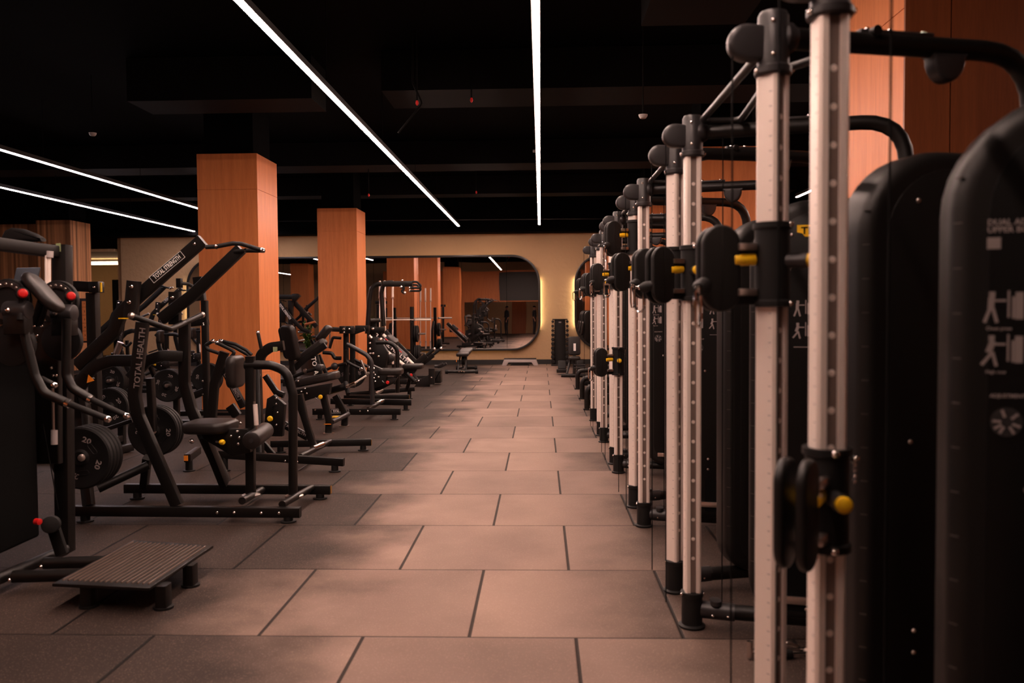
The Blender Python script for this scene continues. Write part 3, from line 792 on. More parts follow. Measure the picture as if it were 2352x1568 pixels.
b = MB(); b.tube(K('1',4.83,[(316,290),(318,520)]), .006, 0); b.build('thin_guide_rod', 'alu', t)
b = MB(); b.tube(K('1',4.85,[(365,1240),(372,1530)]), .010, 0); b.build('lower_guide_rod', 'chromed', t)
b = MB(); b.tube(K('2',4.85,[(368,20),(368,118)]), .020, 0); b.build('guide_bush', 'greyplastic', t)
tube(t, 'cable', K('2',4.8,[(290,-20),(330,200),(395,560)]), .003, 0, 'dark', 6)
# weight shroud
b = MB(); b.prism(rr(.36,1.08,(.02,.02,.12,.02),5), P(-32,1040,4.6)+V((0,.2,0)), (1,0,0), (0,0,1), .38, .02); b.build('weight_shroud', 'dark', t)
bolts(t, K('1',4.62,[(35,1045),(120,1040)]), r=.012)
# back plate between cams
b = MB(); b.prism([(-.16,-.62),(.14,-.62),(.16,.25),(-.18,.25)], P(88,830,4.9), (1,0,0), (0,0,1), .05, .01); b.build('mounting_plate', 'frame', t)
bolts(t, K('B',4.83,[(445,165),(545,165),(415,288),(478,288),(648,305),(230,325),(678,556),(660,700),(680,795),(722,795)]), r=.010)
MB().prism([(-.018,-.014),(.018,-.014),(0,.018)][::1], P(79,781,4.84), (1,0,0), (0,0,1), .002).build('warning_triangle', 'orange', t)
# cams
for (cx, cy, Y) in ((10,690,4.35),(125,690,4.75)):
    c = P(cx,cy,Y)
    b = MB(); out = [(.12*math.cos(math.radians(a)), .12*math.sin(math.radians(a))) for a in range(-20,201,12)]+[(-.07,-.13),(.05,-.13)]
    b.prism(out, c+V((0,.06,0)), (1,0,0), (0,0,1), .03, .005); b.build('cam', 'rubber', t)
    b = MB(); b.lathe([(.075,0),(.105,0),(.105,.012),(.075,.012),(.075,0)], c+V((0,.03,0)), (0,-1,0), 32); b.build('cam_dial', 'cap', t)
    for k in range(9):
        a = math.radians(20*k+10); bolt(t, c+V((.09*math.cos(a), .017, .09*math.sin(a))), (0,-1,0), .008, 'chromed', 'dial_hole')
    MB().cyl(c+V((0,.05,-.24)), c+V((0,.09,-.24)), .12, n=32, bev=.006).build('lower_disc', 'rubber', t)
for (cx, cy, Y) in ((52,674,4.3),(163,680,4.7)):
    c = P(cx,cy,Y); d = V((.55,-.8,.05)).normalized()
    MB().cyl(c-d*.14, c-d*.02, .016, n=14).build('plunger', 'chromed', t)
    MB().cyl(c-d*.05, c, .032, n=18, bev=.008).build('plunger_collar', 'rubber', t)
    MB().lathe([(0,0),(.022,0),(.025,.010),(.019,.024),(0,.028)], c, d, 18).build('red_knob', 'red', t)
    b = MB(); b.bar([c-d*.05, c+V((-.02,.0,-.14))], .03,.02); b.build('plunger_lever', 'rubber', t)
# tilted pad
c = P(99,672,4.45); pad(t, 'thigh_pad', c, V((.66,0,-.75)), V((-.12,.97,-.12)), .27, .19, .055, .07)
bar(t, 'pad_arm', [c+V((-.03,.05,-.05)), P(85,740,4.6)], .05, .05, 0)
# pivot housings and bent handle bars
for pts, gr, Y in (([(130,700),(150,760),(180,900),(240,1150),(300,1270),(455,1340)], [(470,1345),(735,1450)], 4.35), ([(460,760),(458,1150),(500,1240),(615,1310)], [(625,1315),(865,1428)], 4.62)):
    pp = K('1', Y, pts); tube(t, 'handle_arm', pp, .0255, .07, 'frame', 16)
    a, b_ = K('1', Y, gr); d = (b_-a).normalized(); MB().cyl(a-d*.01, a+d*.012, .025, n=16).build('silver_collar', 'chrome', t)
    grip(t, a, b_, .017)
for (x0, x1, y, Y) in ((40,205,700,4.35),(370,520,720,4.68)):
    a, b_ = K('1', Y, [(x0,y),(x1,y)]); MB().cyl(a, b_, .05, n=22, bev=.012).build('pivot_housing', 'cap', t)
    c = (a+b_)/2; MB().box(c+V((0,.0,-.07)), (.12,.08,.12), None, .008).build('pivot_bracket', 'frame', t); bolt(t, c+V((-.02,-.052,.0)), (0,-1,0), .014)
a, b_ = K('1', 4.45, [(285,1170),(365,1213)]); grip(t, a, b_, .015, nm='side_peg')
bar(t, 'diagonal_brace', K('1',(4.9,4.9),[(330,1240),(215,1440)]), .05, .07, 0)
# base
q1 = F(150,1262,.08); q2 = F(-40,1345,.08)
tube(t, 'base_tube', [q1, q2], .033, 0, 'frame', 16)
pl = [F(120,1342,.135), F(343,1352,.135), F(490,1254,.135), F(306,1242,.135)]
for a_, e in (((300,920),(660,905)),((90,1010),(500,995))):
    s_, ox, oy = CR['2']; p_ = F(ox+a_[0]/s_, oy+a_[1]/s_, .085); r_ = F(ox+e[0]/s_, oy+e[1]/s_, .085); tube(t, 'platform_arm', [p_, r_+V((.15,0,0))], .034, 0, 'frame', 16); bolt(t, p_+V((.0,-.034,-.01)), (0,-1,0), .012)
bar(t, 'lower_link', K('2',4.75,[(355,660),(420,860)]), .03, .075, 0, 'rubber')
MB().cyl(*K('2',(4.72,4.72),[(352,655),(353,656.)])[:1], K('2',4.68,[(352,655)])[0]+V((0,-.02,0)), .05, n=22, bev=.006).build('lower_pulley', 'rubber', t)
MB().lathe([(0,0),(.018,0),(.018,.03),(0,.036)], P(82,1197,4.5), (1,-.3,0), 14).build('red_stop', 'red', t)
# platform: solid plate with ribs
cen = sum(pl, V())/4; uu = (pl[1]-pl[0]).normalized(); vv = (pl[3]-pl[0]); vv = (vv-uu*vv.dot(uu)).normalized()
out = [((p-cen).dot(uu), (p-cen).dot(vv)) for p in pl]
b = MB(); b.prism(out, cen-V((0,0,.012)), uu, vv, .018, .005); pf = b.build('step_platform', 'frame', t)
M['tread'] = mat('ribbed tread', (.34,.25,.21), .33, .75, .5)
for i in range(17):
    f = (i+1)/18.0; a = pl[0].lerp(pl[1], f); c = pl[3].lerp(pl[2], f); e = c-a
    b = MB(); b.bar([a+e*.06+V((0,0,.0075)), a+e*.94+V((0,0,.0075))], .014, .006, 0, None, .002); b.build('tread_rib', 'tread', pf)
for p in ((376,1396),(438,1345),(205,1392)):
    q = F(p[0],p[1],0); b = MB(); b.bar([V((q.x,q.y,.01)), V((q.x,q.y,.125))], .075, .06); b.build('platform_leg', 'frame', t); MB().cyl((q.x,q.y,0),(q.x,q.y,.012), .05, n=18).build('rubber_foot', 'rubber', t)

# ================= 2. plate-loaded lat pulldown (twin rails)
def lever_machine():
    t = thing('lever_pulldown_machine', 'plate-loaded lever pulldown with big TOTAL STRENGTH arms and overhead handles, twin base rails', 'gym machine', (-2.5, 6.25, 0))
    rail(t, P(165,1172,5.88), P(690,1176,5.88), tape=False); rail(t, P(288,1121,6.62), P(760,1124,6.62), tape=True)
    bolts(t, [P(499,1177,5.85), P(538,1177,5.85), P(600,1178,5.85), P(641,1178,5.85)], r=.012)
    for a, b_ in (((603,1124,6.6),(556,1150,5.9)), ((716,1120,6.6),(648,1158,5.9))):
        tube(t, 'cross_tube', [P(*a), P(*b_)], .027, 0); 
    for (x, y, Y) in ((577,1135,6.25),(676,1137,6.25)):
        q = P(x,y,Y); MB().lathe([(0,0),(.07,0),(.07,.01),(.04,.02),(0,.02)], (q.x,q.y,q.z-.01), (0,0,1), 22).build('post_flange', 'chromed', t)
    # side frames with bend
    for side, Y, pts in (('n',5.9,[(328,740),(309,905),(318,955),(408,1160)]), ('f',6.62,[(424,735),(424,880),(440,940),(519,1108)])):
        pp = [P(x,y,Y) for x,y in pts]; bar(t, 'side_upright', pp, .06, .085, .12)
    text('TOTAL HEALTH', t, (P(321,822,5.866)), P(329,745,5.866)-P(313,900,5.866), V((-1,0,.1)), .062, 'softprint', 'lettering', 'CENTER', 1.0)
    # pivots
    for Y, x0, y0, x1, y1 in ((5.92,308,645,300,732), (6.6,402,670,402,745)):
        bar(t, 'pivot_bracket', [P(x0,y0,Y), P(x1,y1,Y)], .06, .09, 0)
        bolts(t, [P(x0-6,y0+13,Y-.032), P(x1-3,y1-38,Y-.032)], r=.017)
    # near and far lever arms
    near = K('1',6.02,[(1405,215),(960,605),(835,730),(790,850),(535,1085)]); bar(t, 'lever_arm', near, .055, .092, .08)
    far = K('3',6.5,[(718,212),(260,650),(60,800),(-40,880)]); bar(t, 'lever_arm', far, .055, .092, .08)
    a, b_ = K('1',6.02,[(1068,488),(1272,318)]); u = (b_-a); label_plate(t, 'TOTAL STRENGTH', (a+b_)/2+V((0,-.0285,0)), u, V((-.6,0,.8)), u.length*1.05, .056)
    bolts(t, [near[0]+V((-.05,-.03,-.03))], r=.013)
    MB().box(P(285,731,5.885), (.075,.02,.007)).build('yellow_stripe', 'yellow', t)
    # overhead handles
    for pts, Y in (([(380,195),(480,190),(640,160),(720,165),(905,222)], (6.0,6.05)), ([(655,240),(760,228),(905,228)], (6.48,6.42))):
        pp = K('3', Y, pts); tube(t, 'pull_handle', pp, .0165, .05, 'rubber', 14)
        d = (pp[-1]-pp[-2]).normalized(); MB().lathe([(0,0),(.018,0),(.019,.012),(.014,.03),(0,.034)], pp[-1], d, 14).build('end_cap', 'chrome', t)
        MB().cyl(pp[1]-d*.004, pp[1]+d*.012, .0185, n=14).build('silver_collar', 'chrome', t)
    # bent cross bar between the side frames
    pp = K('1',(5.86,6.6),[(905,740),(1095,805),(1180,828),(1270,790),(1400,735)]); pp = [P(302,725,5.85),P(365,747,5.97),P(391,756,6.1),P(424,741,6.35),P(464,723,6.6)]
    tube(t, 'bent_cross_bar', pp, .021, .05); 
    for q in (pp[0], pp[-1]): MB().ball(q, .026).build('end_cap', 'chromed', t)
    # rear arches
    bar(t, 'rear_arch', [P(182,880,6.0),P(215,842,6.0),P(258,828,6.0),P(310,828,5.97)], .06, .085, .1)
    bar(t, 'rear_arch', [P(300,868,6.5),P(338,828,6.5),P(372,816,6.5),P(418,818,6.58)], .06, .085, .1)
    bar(t, 'rear_leg', [P(205,862,6.0),P(170,905,6.0),P(182,960,6.05),P(204,1160,5.9)], .06, .075, .1)
    tube(t, 'rear_link', [P(225,1122,6.2),P(340,1068,6.4)], .035, 0); bar(t, 'rear_post', [P(338,1050,6.5),P(331,1118,6.62)], .06, .07, 0)
    MB().prism([(-.03,-.025),(.03,-.025),(0,.03)], P(206,869,5.96), (1,0,.3), (-.3,0,1), .002).build('warning_triangle', 'orange', t)
    bar(t, 'stop_bar', [P(246,985,5.98),P(305,965,5.98)], .03, .03, 0)
    bar(t, 'horn_carrier', [P(180,860,6.02), P(200,950,6.0), P(205,1040,5.9)], .05, .07, .05)
    horn(t, P(187,1051,5.42), P(197,1046,6.0)); horn(t, P(352,990,6.62), P(358,985,7.15))
    bar(t, 'horn_carrier', [P(345,868,6.6), P(352,990,6.62)], .05, .07, .0)
    # thigh post, roller, seat, chest pad
    bar(t, 'centre_post', [P(575,818,6.25), P(576,1134,6.25)], .06, .068, 0)
    tube(t, 'hoop_tube', [P(563,838,6.25),P(622,838,6.25),P(658,852,6.25),P(673,905,6.25),P(673,1136,6.25)], .035, .15, 'frame', 16, (0,1,0))
    pad(t, 'chest_pad', P(541,853,6.25), (0,1,0), V((0,0,1)), .26, .25, .075, .06)
    roller(t, P(577,1012,6.0), P(610,988,6.52), .067)
    pad(t, 'seat_pad', P(484,978,6.25), (1,0,0), (0,1,0), .36, .38, .085, .1)
    b = MB(); b.prism([(-.16,.06),(.22,.06),(.24,-.12),(.1,-.15),(-.12,-.02)][::-1], P(510,1000,6.22), (1,0,0), (0,0,1), .06, .005); b.build('seat_bracket', 'frame', t)
    bar(t, 'seat_leg', [P(470,1000,6.3), P(515,1112,6.55)], .06, .075, 0)
    bolts(t, K('4',6.14,[(608,548),(550,592),(628,608),(618,670),(640,468)]), r=.012)
    knob(t, P(508,1015,6.1), (1,-.4,0)); bolts(t, [P(441,1013,6.1)], (-.3,-1,0), .02)
    MB().cyl(P(586,928,6.15), P(589,976,6.15), .017, n=14).build('gas_strut', 'alu', t)
    tube(t, 'strut_rod', [P(584,922,6.15), P(590,990,6.15)], .008, 0, 'chromed')
    return t
lev = lever_machine()
stack(P(187,1051,5.5), 4, 'on the near horn of the big lever machine')
stack(P(353,990,6.75), 3, 'on the far horn of the big lever machine')

# ================= 3. machine B: curl frame behind, rails at 7.8 and 8.9 m
t = thing('seated_row_machine', 'third machine along the left aisle edge, with angled grip bars above a dark pad', 'gym machine', (-2.6, 8.3, 0))
rail(t, P(492,1042,7.8), P(790,1061,7.75), tape=False); rail(t, P(622,1019,8.8), P(853,1015,8.95), tape=True)
rail(t, P(455,1034,8.3), P(430,1052,7.7), ends=(0,1), tape=False)
MB().box(P(427,1052,7.66), (.04,.003,.05)).build('end_marking', 'orange', t)
bolts(t, [P(655,1058,7.74), P(683,1060,7.74)], r=.012)
tube(t, 'cross_tube', [P(758,1014,8.8), P(690,1048,7.8)], .027, 0); MB().cyl(P(741,1020,8.5), P(718,1030,8.2), .030, n=14).build('silver_sleeve', 'chrome', t)
bar(t, 'front_leg', [P(688,905,8.4), P(700,960,8.4), P(721,1026,8.4)], .06, .068, .05)
bar(t, 'upright', [P(516,808,8.0), P(493,880,8.0), P(487,958,8.0)], .06, .085, .12)
bar(t, 'label_bar', [P(507,832,8.05), P(560,935,8.05)], .05, .07, 0)
a, b_ = P(521,860,8.02), P(549,914,8.02); label_plate(t, 'TOTAL STRENGTH', (a+b_)/2+V((0,-.005,0)), b_-a, V((.8,0,.5)), (b_-a).length*1.1, .045, 'greyprint')
for pts, Y in (([(489,783),(471,793),(476,802),(503,811)],7.8),([(498,787),(527,801),(540,809),(528,822)],7.9),([(510,783),(540,790),(566,804),(578,815)],8.1),([(506,783),(540,798),(570,815),(580,830)],8.3)):
    pp = [P(x,y,Y) for x,y in pts]; tube(t, 'grip_bar', pp, .017, .04, 'rubber'); MB().ball(pp[0], .021, 8).build('end_cap', 'chrome', t)
bar(t, 'arch', [P(594,842,8.4), P(600,812,8.4), P(622,797,8.4), P(652,793,8.4)], .06, .1, .12)
MB().box(P(632,802,8.36), (.045,.002,.05)).build('rating_sticker', M['yellow'] if False else mat('pale green sticker', (.3,.35,.18), .5), t)
grip(t, P(600,800,8.2), P(593,766,8.2), .018)
b = MB(); b.prism([(-.1,-.22),(.1,-.22),(.13,.1),(.02,.2),(-.05,.16)], P(630,950,8.2), (1,0,0), (0,0,1), .07, .006); b.build('cam_plate', 'frame', t)
bar(t, 'post', [P(592,830,8.35), P(598,1045,8.0)], .06, .09, 0); MB().box(P(595,861,8.27), (.03,.002,.022)).build('number_label', 'greyprint', t)
bolts(t, K('4',8.12,[(983,230),(985,283),(997,365),(985,485)]), r=.012)
for k in range(6): bolt(t, K('4',8.12,[(960-8*k+k*k*1.2,300+16*k)])[0], (0,-1,0), .007, 'dark', 'index_hole')
knob(t, P(621,961,8.0), (0,-1,0), 'yellow', .028)
bar(t, 'support_strut', K('4',8.3,[(880,10),(985,170),(1060,200)]), .05, .06, 0)
bar(t, 'low_strut', K('4',8.35,[(840,640),(960,780)]), .05, .06, 0)
bar(t, 'seat_stem', K('4',8.3,[(590,640),(500,760)]), .05, .08, 0)
bar(t, 'label_strut', K('4',8.6,[(1060,480),(1290,600)]), .05, .08, 0); text('TOTAL HEALTH', t, K('4',8.56,[(1140,520)])[0], V((1,0,-.5)), (0,0,1), .045, 'greyprint')
bar(t, 'rear_upright', K('4',8.9,[(540,300),(610,400)]), .06, .1, 0)

# ================= 4. machine at 10.5 m: reclined pad, seat, yellow plate
t = thing('leg_curl_machine', 'machine with tall black backrest, long seat pad, yellow knob and yellow step plate', 'gym machine', (-2.7, 10.4, 0))
pad(t, 'backrest', P(667,786,10.3), V((.80,-.6,.0)), V((-.24,-.1,.97)), .24, .46, .09, .08)
pad(t, 'backrest_shell', P(660,788,10.38), V((.80,-.6,.0)), V((-.24,-.1,.97)), .24, .42, .05, .06, 'rubber')
bar(t, 'backrest_post', [P(668,822,10.4), P(680,890,10.4)], .06, .06, 0)
pad(t, 'thigh_pad', P(716,805,10.6), V((.78,0,.56)), V((.1,1,0)), .46, .2, .09, .07)
pad(t, 'rear_pad', P(744,766,10.8), V((.62,0,.75)), V((.1,1,0)), .26, .2, .08, .06)
bar(t, 'pad_beam', [P(676,846,10.5), P(700,825,10.5), P(748,792,10.5)], .06, .08, .05)
pad(t, 'seat_pad', P(730,870,10.3), V((.97,0,.20)), V((0,1,0)), .53, .40, .10, .1)
b = MB(); b.prism([(-.26,.04),(.26,.13),(.24,.0),(.02,-.06),(-.2,-.13),(-.28,-.1)][::-1], P(717,903,10.2), (1,0,0), (0,0,1), .10, .006); b.build('mechanism_box', 'frame', t)
bolts(t, K('D',10.08,[(483,1040),(547,1063),(485,1100),(513,1150),(527,1003),(445,915)]), r=.014)
knob(t, P(736,911,10.0), (.2,-1,0), 'yellow', .027); MB().cyl(*K('D',10.05,[(645,1110),(680,1135)]), .009, n=10).build('pin', 'chrome', t)
for (a, m_, f_, Y) in (((742,906),(756,966),(755,993),10.2), ((770,908),(793,950),(791,976),10.85)):
    bar(t, 'front_leg', [P(*a,Y), P(*m_,Y), P(*f_,Y)], .07, .08, .03); q = F(f_[0], f_[1]+3); MB().cyl((q.x,q.y,0),(q.x,q.y,.012), .07, n=20).build('rubber_foot', 'chromed', t)
tube(t, 'step_tube', [P(763,969,10.25), P(800,951,10.8)], .03, 0, 'cap'); MB().box(P(774,957,10.6), (.13,.12,.012), None, .01).build('yellow_plate', 'yellow', t)
MB().box(P(752,974,10.15), (.09,.01,.008)).build('yellow_stripe', 'orange', t)
tube(t, 'lever_tube', [P(672,866,10.2), P(700,854,10.2), P(742,843,10.2)], .022, .03); MB().cyl(*K('D',10.2,[(515,800),(545,790)]), .03, n=14).build('silver_collar', 'chromed', t)
MB().cyl(P(731,843,10.1), P(740,843,10.35), .04, n=18, bev=.01).build('lever_hub', 'cap', t)
bar(t, 'diagonal_leg', K('D',10.5,[(640,610),(700,850)]), .06, .1, 0); bar(t, 'diagonal_leg', K('D',10.7,[(690,600),(790,850)]), .04, .05, 0)
a, b_ = K('D',10.42,[(625,640),(665,860)]); text('TOTAL', t, (a+b_)/2, b_-a, V((1,0,.2)), .085, 'white')
tube(t, 'roller_arm', K('D',10.5,[(800,1040),(1000,980),(1060,990)]), .045, .02); MB().cyl(*K('D',(10.4,10.5),[(1045,1070),(1010,930)]), .03, n=14).build('arm_plate', 'rubber', t)
MB().cyl(*K('D',10.4,[(1050,985),(1260,850)]), .013, n=12).build('gas_strut', 'alu', t)
MB().cyl(*K('D',10.4,[(1020,985),(1130,940)]), .022, n=12).build('strut_body', 'chrome', t)
bar(t, 'rear_leg', K('D',10.4,[(450,1180),(590,1560)]), .06, .07, 0)

# ================= 5. machine C at 12 m: press arms
t = thing('chest_press_machine', 'machine with paired black posts, bent silver-topped press bars and red knob', 'gym machine', (-3.0, 12.1, 0))
rail(t, P(719,945,11.55), P(920,945,11.5), h=.09); rail(t, P(760,921,12.6), P(945,924,12.6), h=.09, tape=False)
a, b_ = P(761,944,11.5), P(801,944,11.5); label_plate(t, 'TOTAL HEALTH', (a+b_)/2+V((0,-.0,.0)), (1,0,0), (0,0,1), .25, .055)
bolts(t, [P(724,941,11.5), P(827,944,11.47), P(845,944,11.47)], r=.014)
tube(t, 'cross_tube', [P(880,920,12.5), P(845,940,11.6)], .03, 0); MB().cyl(P(877,921,12.4), P(862,929,12.1), .034, n=14).build('silver_sleeve', 'chrome', t)
for x, Y in ((795,12.0),(810,12.3)):
    bar(t, 'press_upright', [P(x,752,Y), P(x,890,Y)], .06, .075, 0)
b = MB(); b.bar([P(764,756,12.0), P(813,758,12.2)], .07, .075); b.build('top_beam', 'frame', t)
for x in (789,805): MB().box(P(x,757,11.9), (.1,.12,.11), None, .01).build('pivot_block', 'frame', t)
bolts(t, K('D',11.82,[(992,293),(1058,290),(995,330)]), r=.016)
bar(t, 'side_arm', [P(812,765,12.2), P(838,756,12.2)], .05, .05, 0); bar(t, 'cross_beam', [P(817,754,12.5), P(848,754,12.5)], .08, .09, 0)
for pts, Y in (([(1020,540),(1020,680),(1200,772)],11.9),([(1088,520),(1090,640),(1300,752)],12.3)):
    pp = K('D',Y,pts); tube(t, 'press_arm', pp, .022, .08); MB().ball(pp[-1], .032).build('end_cap', 'chrome', t)
tube(t, 'bent_press_bar', K('D',11.8,[(1030,468),(1265,600),(1325,680),(1330,850),(1335,1190)]), .032, .15, 'cap', 14)
tube(t, 'crank_arm', K('D',11.9,[(750,790),(880,735),(1020,702)]), .022, .02); MB().ball(K('D',11.9,[(880,738)])[0], .055).build('crank_hub', 'cap', t)
tube(t, 'crank_bar', K('D',12.0,[(740,570),(850,580),(880,640),(960,640)]), .028, .05); tube(t, 'crank_bar', K('D',12.0,[(820,520),(860,390),(960,400)]), .022, .03)
tube(t, 'linkage_rod', K('D',12.0,[(828,290),(815,510)]), .012, 0, 'chromed')
MB().ball(K('D',12.0,[(828,292)])[0], .03).build('rod_end', 'chrome', t)
MB().cyl(*K('D',11.8,[(1195,660),(1260,820)]), .018, n=12).build('gas_strut', 'chromed', t)
b = MB(); b.prism([(-.12,-.17),(.12,-.1),(.16,.1),(-.06,.2)], P(868,868,11.9), (1,0,0), (0,0,1), .1, .01); b.build('mechanism_box', 'frame', t)
bolts(t, K('E',11.78,[(253,970),(298,1000),(238,1013),(252,1060),(233,880),(232,940)]), r=.016)
pad(t, 'seat_pad', P(897,853,11.95), (1,0,0), (0,1,0), .36, .36, .09, .09)
b = MB(); b.prism([(-.2,.03),(.16,.03),(.1,-.06),(-.1,-.16),(-.2,-.16)][::-1], P(890,870,11.95), (1,0,0), (0,0,1), .08, .005); b.build('seat_bracket', 'frame', t)
knob(t, P(890,878,11.7), (.2,-1,0), 'red', .026); MB().cyl(*K('E',11.75,[(350,1048),(382,1082)]), .008, n=8).build('pin', 'chrome', t)
tube(t, 'hoop_tube', K('E',12.3,[(262,520),(440,520),(520,560),(560,640),(562,1215)]), .032, .15, 'frame', 14, (0,1,0))
horn(t, P(806,858,12.4), P(812,857,12.85)); horn(t, P(842,858,12.4), P(846,857,12.85))
stack(P(807,858,12.5), 2, 'low beside the farther orange column'); 

# ================= 6. tall lat frame with hook handles at 13.3 m
t = thing('lat_pull_frame', 'tall bent-tube pull-down frame with looped hook handles in front of the mirror', 'gym machine', (-2.75, 13.3, 0))
tube(t, 'frame_tube', K('5',13.0,[(1030,950),(1052,600),(1075,470),(1130,425),(1180,425)]), .036, .12, 'frame', 14, (0,1,0))
tube(t, 'frame_tube', K('5',13.4,[(1205,870),(1180,520),(1200,430),(1260,408),(1300,408)]), .036, .12, 'frame', 14, (0,1,0))
bar(t, 'top_beam', K('5',13.3,[(1200,422),(1510,424)]), .08, .09, 0); bolts(t, K('5',13.24,[(1402,388)]), (0,-.3,1), .02)
for y, Y in ((400,13.1),(432,13.5)):
    tube(t, 'hook_handle', K('5',Y,[(1508,y),(1560,y+2),(1598,y+40),(1590,y+65),(1480,y+66)]), .018, .06, 'rubber', 10, (0,1,0)); MB().ball(K('5',Y,[(1480,y+66)])[0], .022, 8).build('end_cap', 'chrome', t)
tube(t, 'short_handle', K('5',13.2,[(1415,450),(1418,480),(1395,500),(1425,525)]), .02, .03, 'rubber'); MB().ball(K('5',13.2,[(1392,458)])[0], .026, 8).build('end_cap', 'chrome', t); MB().ball(K('5',13.2,[(1428,520)])[0], .024, 8).build('end_cap', 'chrome', t)
bar(t, 'centre_post', K('5',13.3,[(1095,820),(1085,1500),(1085,1640)]), .09, .1, 0)
roller(t, P(849,736,13.15), P(873,735,13.25), .035)
bar(t, 'cross_beam', K('5',13.2,[(1030,905),(1215,912)]), .09, .09, 0); bolts(t, K('5',13.1,[(1092,900),(1060,1050),(1062,1110),(1065,1160),(1095,1160),(1150,1190)]), r=.02)
tube(t, 'guide_post', K('5',13.3,[(1170,900),(1170,1030)]), .03, 0); MB().ball(K('5',13.2,[(1170,1015)])[0], .04, 8).build('bushing', 'chromed', t)
tube(t, 'side_handle', K('5',13.1,[(1050,970),(1080,1000)]), .025, 0, 'chromed')
b = MB(); b.prism([(-.15,-.3),(.15,-.25),(.2,.05),(.05,.3),(-.12,.3)], P(866,815,13.3), (1,0,0), (0,0,1), .12, .01); b.build('mechanism_box', 'frame', t)
rail(t, P(800,905,14.0), P(952,893,14.3), h=.075); rail(t, P(790,912,13.2), P(940,911,13.3), h=.075, tape=True)
pad(t, 'seat_pad', P(949,841,14.0), (1,0,0), (0,1,0), .35, .35, .085, .08)
bar(t, 'seat_post', [P(948,848,14.0), P(935,893,14.1)], .06, .06, 0); b = MB(); b.prism([(-.18,.05),(.12,.05),(.02,-.1),(-.15,-.08)][::-1], P(944,853,14.0), (1,0,0), (0,0,1), .08, .005); b.build('seat_bracket', 'frame', t)
roller(t, P(896,823,13.3), P(902,820,13.8), .066); tube(t, 'roller_arm', K('E',13.5,[(470,770),(410,800),(395,870)]), .025, .05)
tube(t, 'cross_tube', [P(877,896,14.0), P(862,905,13.3)], .03, 0, 'chromed')
knob(t, P(944,861,13.8), (.2,-1,0), 'red', .028)
tube(t, 'gas_strut', K('E',13.8,[(690,950),(800,1060)]), .04, 0, 'frame'); tube(t, 'gas_strut', K('E',13.9,[(775,955),(835,1045)]), .03, 0, 'cap')

# ================= 7. inclined sled machine at 16.6 m
t = thing('sled_leg_press', 'inclined sled machine with shiny guide rails and red-edged lettered side near the mirror', 'gym machine', (-2.9, 16.7, 0))
for pts, Y in (([(285,545),(660,840)],16.5),([(360,410),(780,825)],17.3)):
    a, b_ = K('E',Y,pts); tube(t, 'guide_rail', [a, b_], .034, 0, 'alu'); 
    bar(t, 'side_channel', [a+V((.03,.05,.06)), b_+V((.06,.05,.03))], .04, .11, 0)
a, b_ = K('E',16.5,[(330,548),(560,742)]); u = b_-a; text('TOTAL HEALTH', t, (a+b_)/2+V((.06,-.0,.06)), u, V((.6,0,.8)), .105, 'white', sx=1.15)
bar(t, 'red_edge', [a+V((.09,0,.12)), b_+V((.09,0,.12))], .03, .02, 0, 'red')
c = K('E',16.9,[(540,615)])[0]; pad(t, 'back_pad', c, V((.7,0,-.62)), V((.1,1,0)), .55, .4, .09, .08); pad(t, 'head_pad', K('E',16.9,[(480,490)])[0], V((.7,0,-.62)), V((.1,1,0)), .25, .4, .12, .08)
rail(t, P(905,876,16.6), P(990,876,16.6), h=.11, ends=(1,0)); rail(t, P(905,868,17.5), P(1000,868,17.5), h=.11, ends=(1,0))
bolts(t, K('E',16.55,[(705,1055),(825,1055),(860,1055),(948,1053),(988,1053)]), r=.022)
bar(t, 'front_post', K('E',16.5,[(1035,880),(1035,1100)]), .08, .12, 0); bolts(t, K('E',16.44,[(1032,1005)]), r=.022)
b = MB(); b.prism([(-.33,-.18),(.0,-.18),(.02,.1),(-.2,-.02)], K('E',16.55,[(1010,1020)])[0], (1,0,0), (0,0,1), .04, .004); b.build('gusset', 'frame', t)
for pts, Y in (([(820,810),(960,700)],16.6),([(880,830),(1055,690)],17.0)):
    pp = K('E',Y,pts); bar(t, 'sled_arm', pp, .08, .11, 0); d = (pp[1]-pp[0]).normalized(); tube(t, 'sled_peg', [pp[1], pp[1]+d*.2], .03, 0, 'rubber'); MB().ball(pp[1]+d*.21, .035, 8).build('end_cap', 'chrome', t)
tube(t, 'floor_handle', K('E',16.7,[(1075,850),(1120,850),(1195,812)]), .03, .05, 'cap'); tube(t, 'floor_handle', K('E',17.1,[(1120,862),(1160,855),(1240,812)]), .03, .05, 'cap')
b = MB(); b.prism(rr(.16,.26,(.01,.01,.07,.01),4), K('E',17.2,[(1130,980)])[0], (1,0,0), (0,0,1), .3, .02); b.build('foot_box', 'frame', t)
pad(t, 'rear_cushion', K('E',17.1,[(480,530)])[0]+V((0,0,.0)), (1,0,0), (0,1,0), .25, .3, .2, .05)

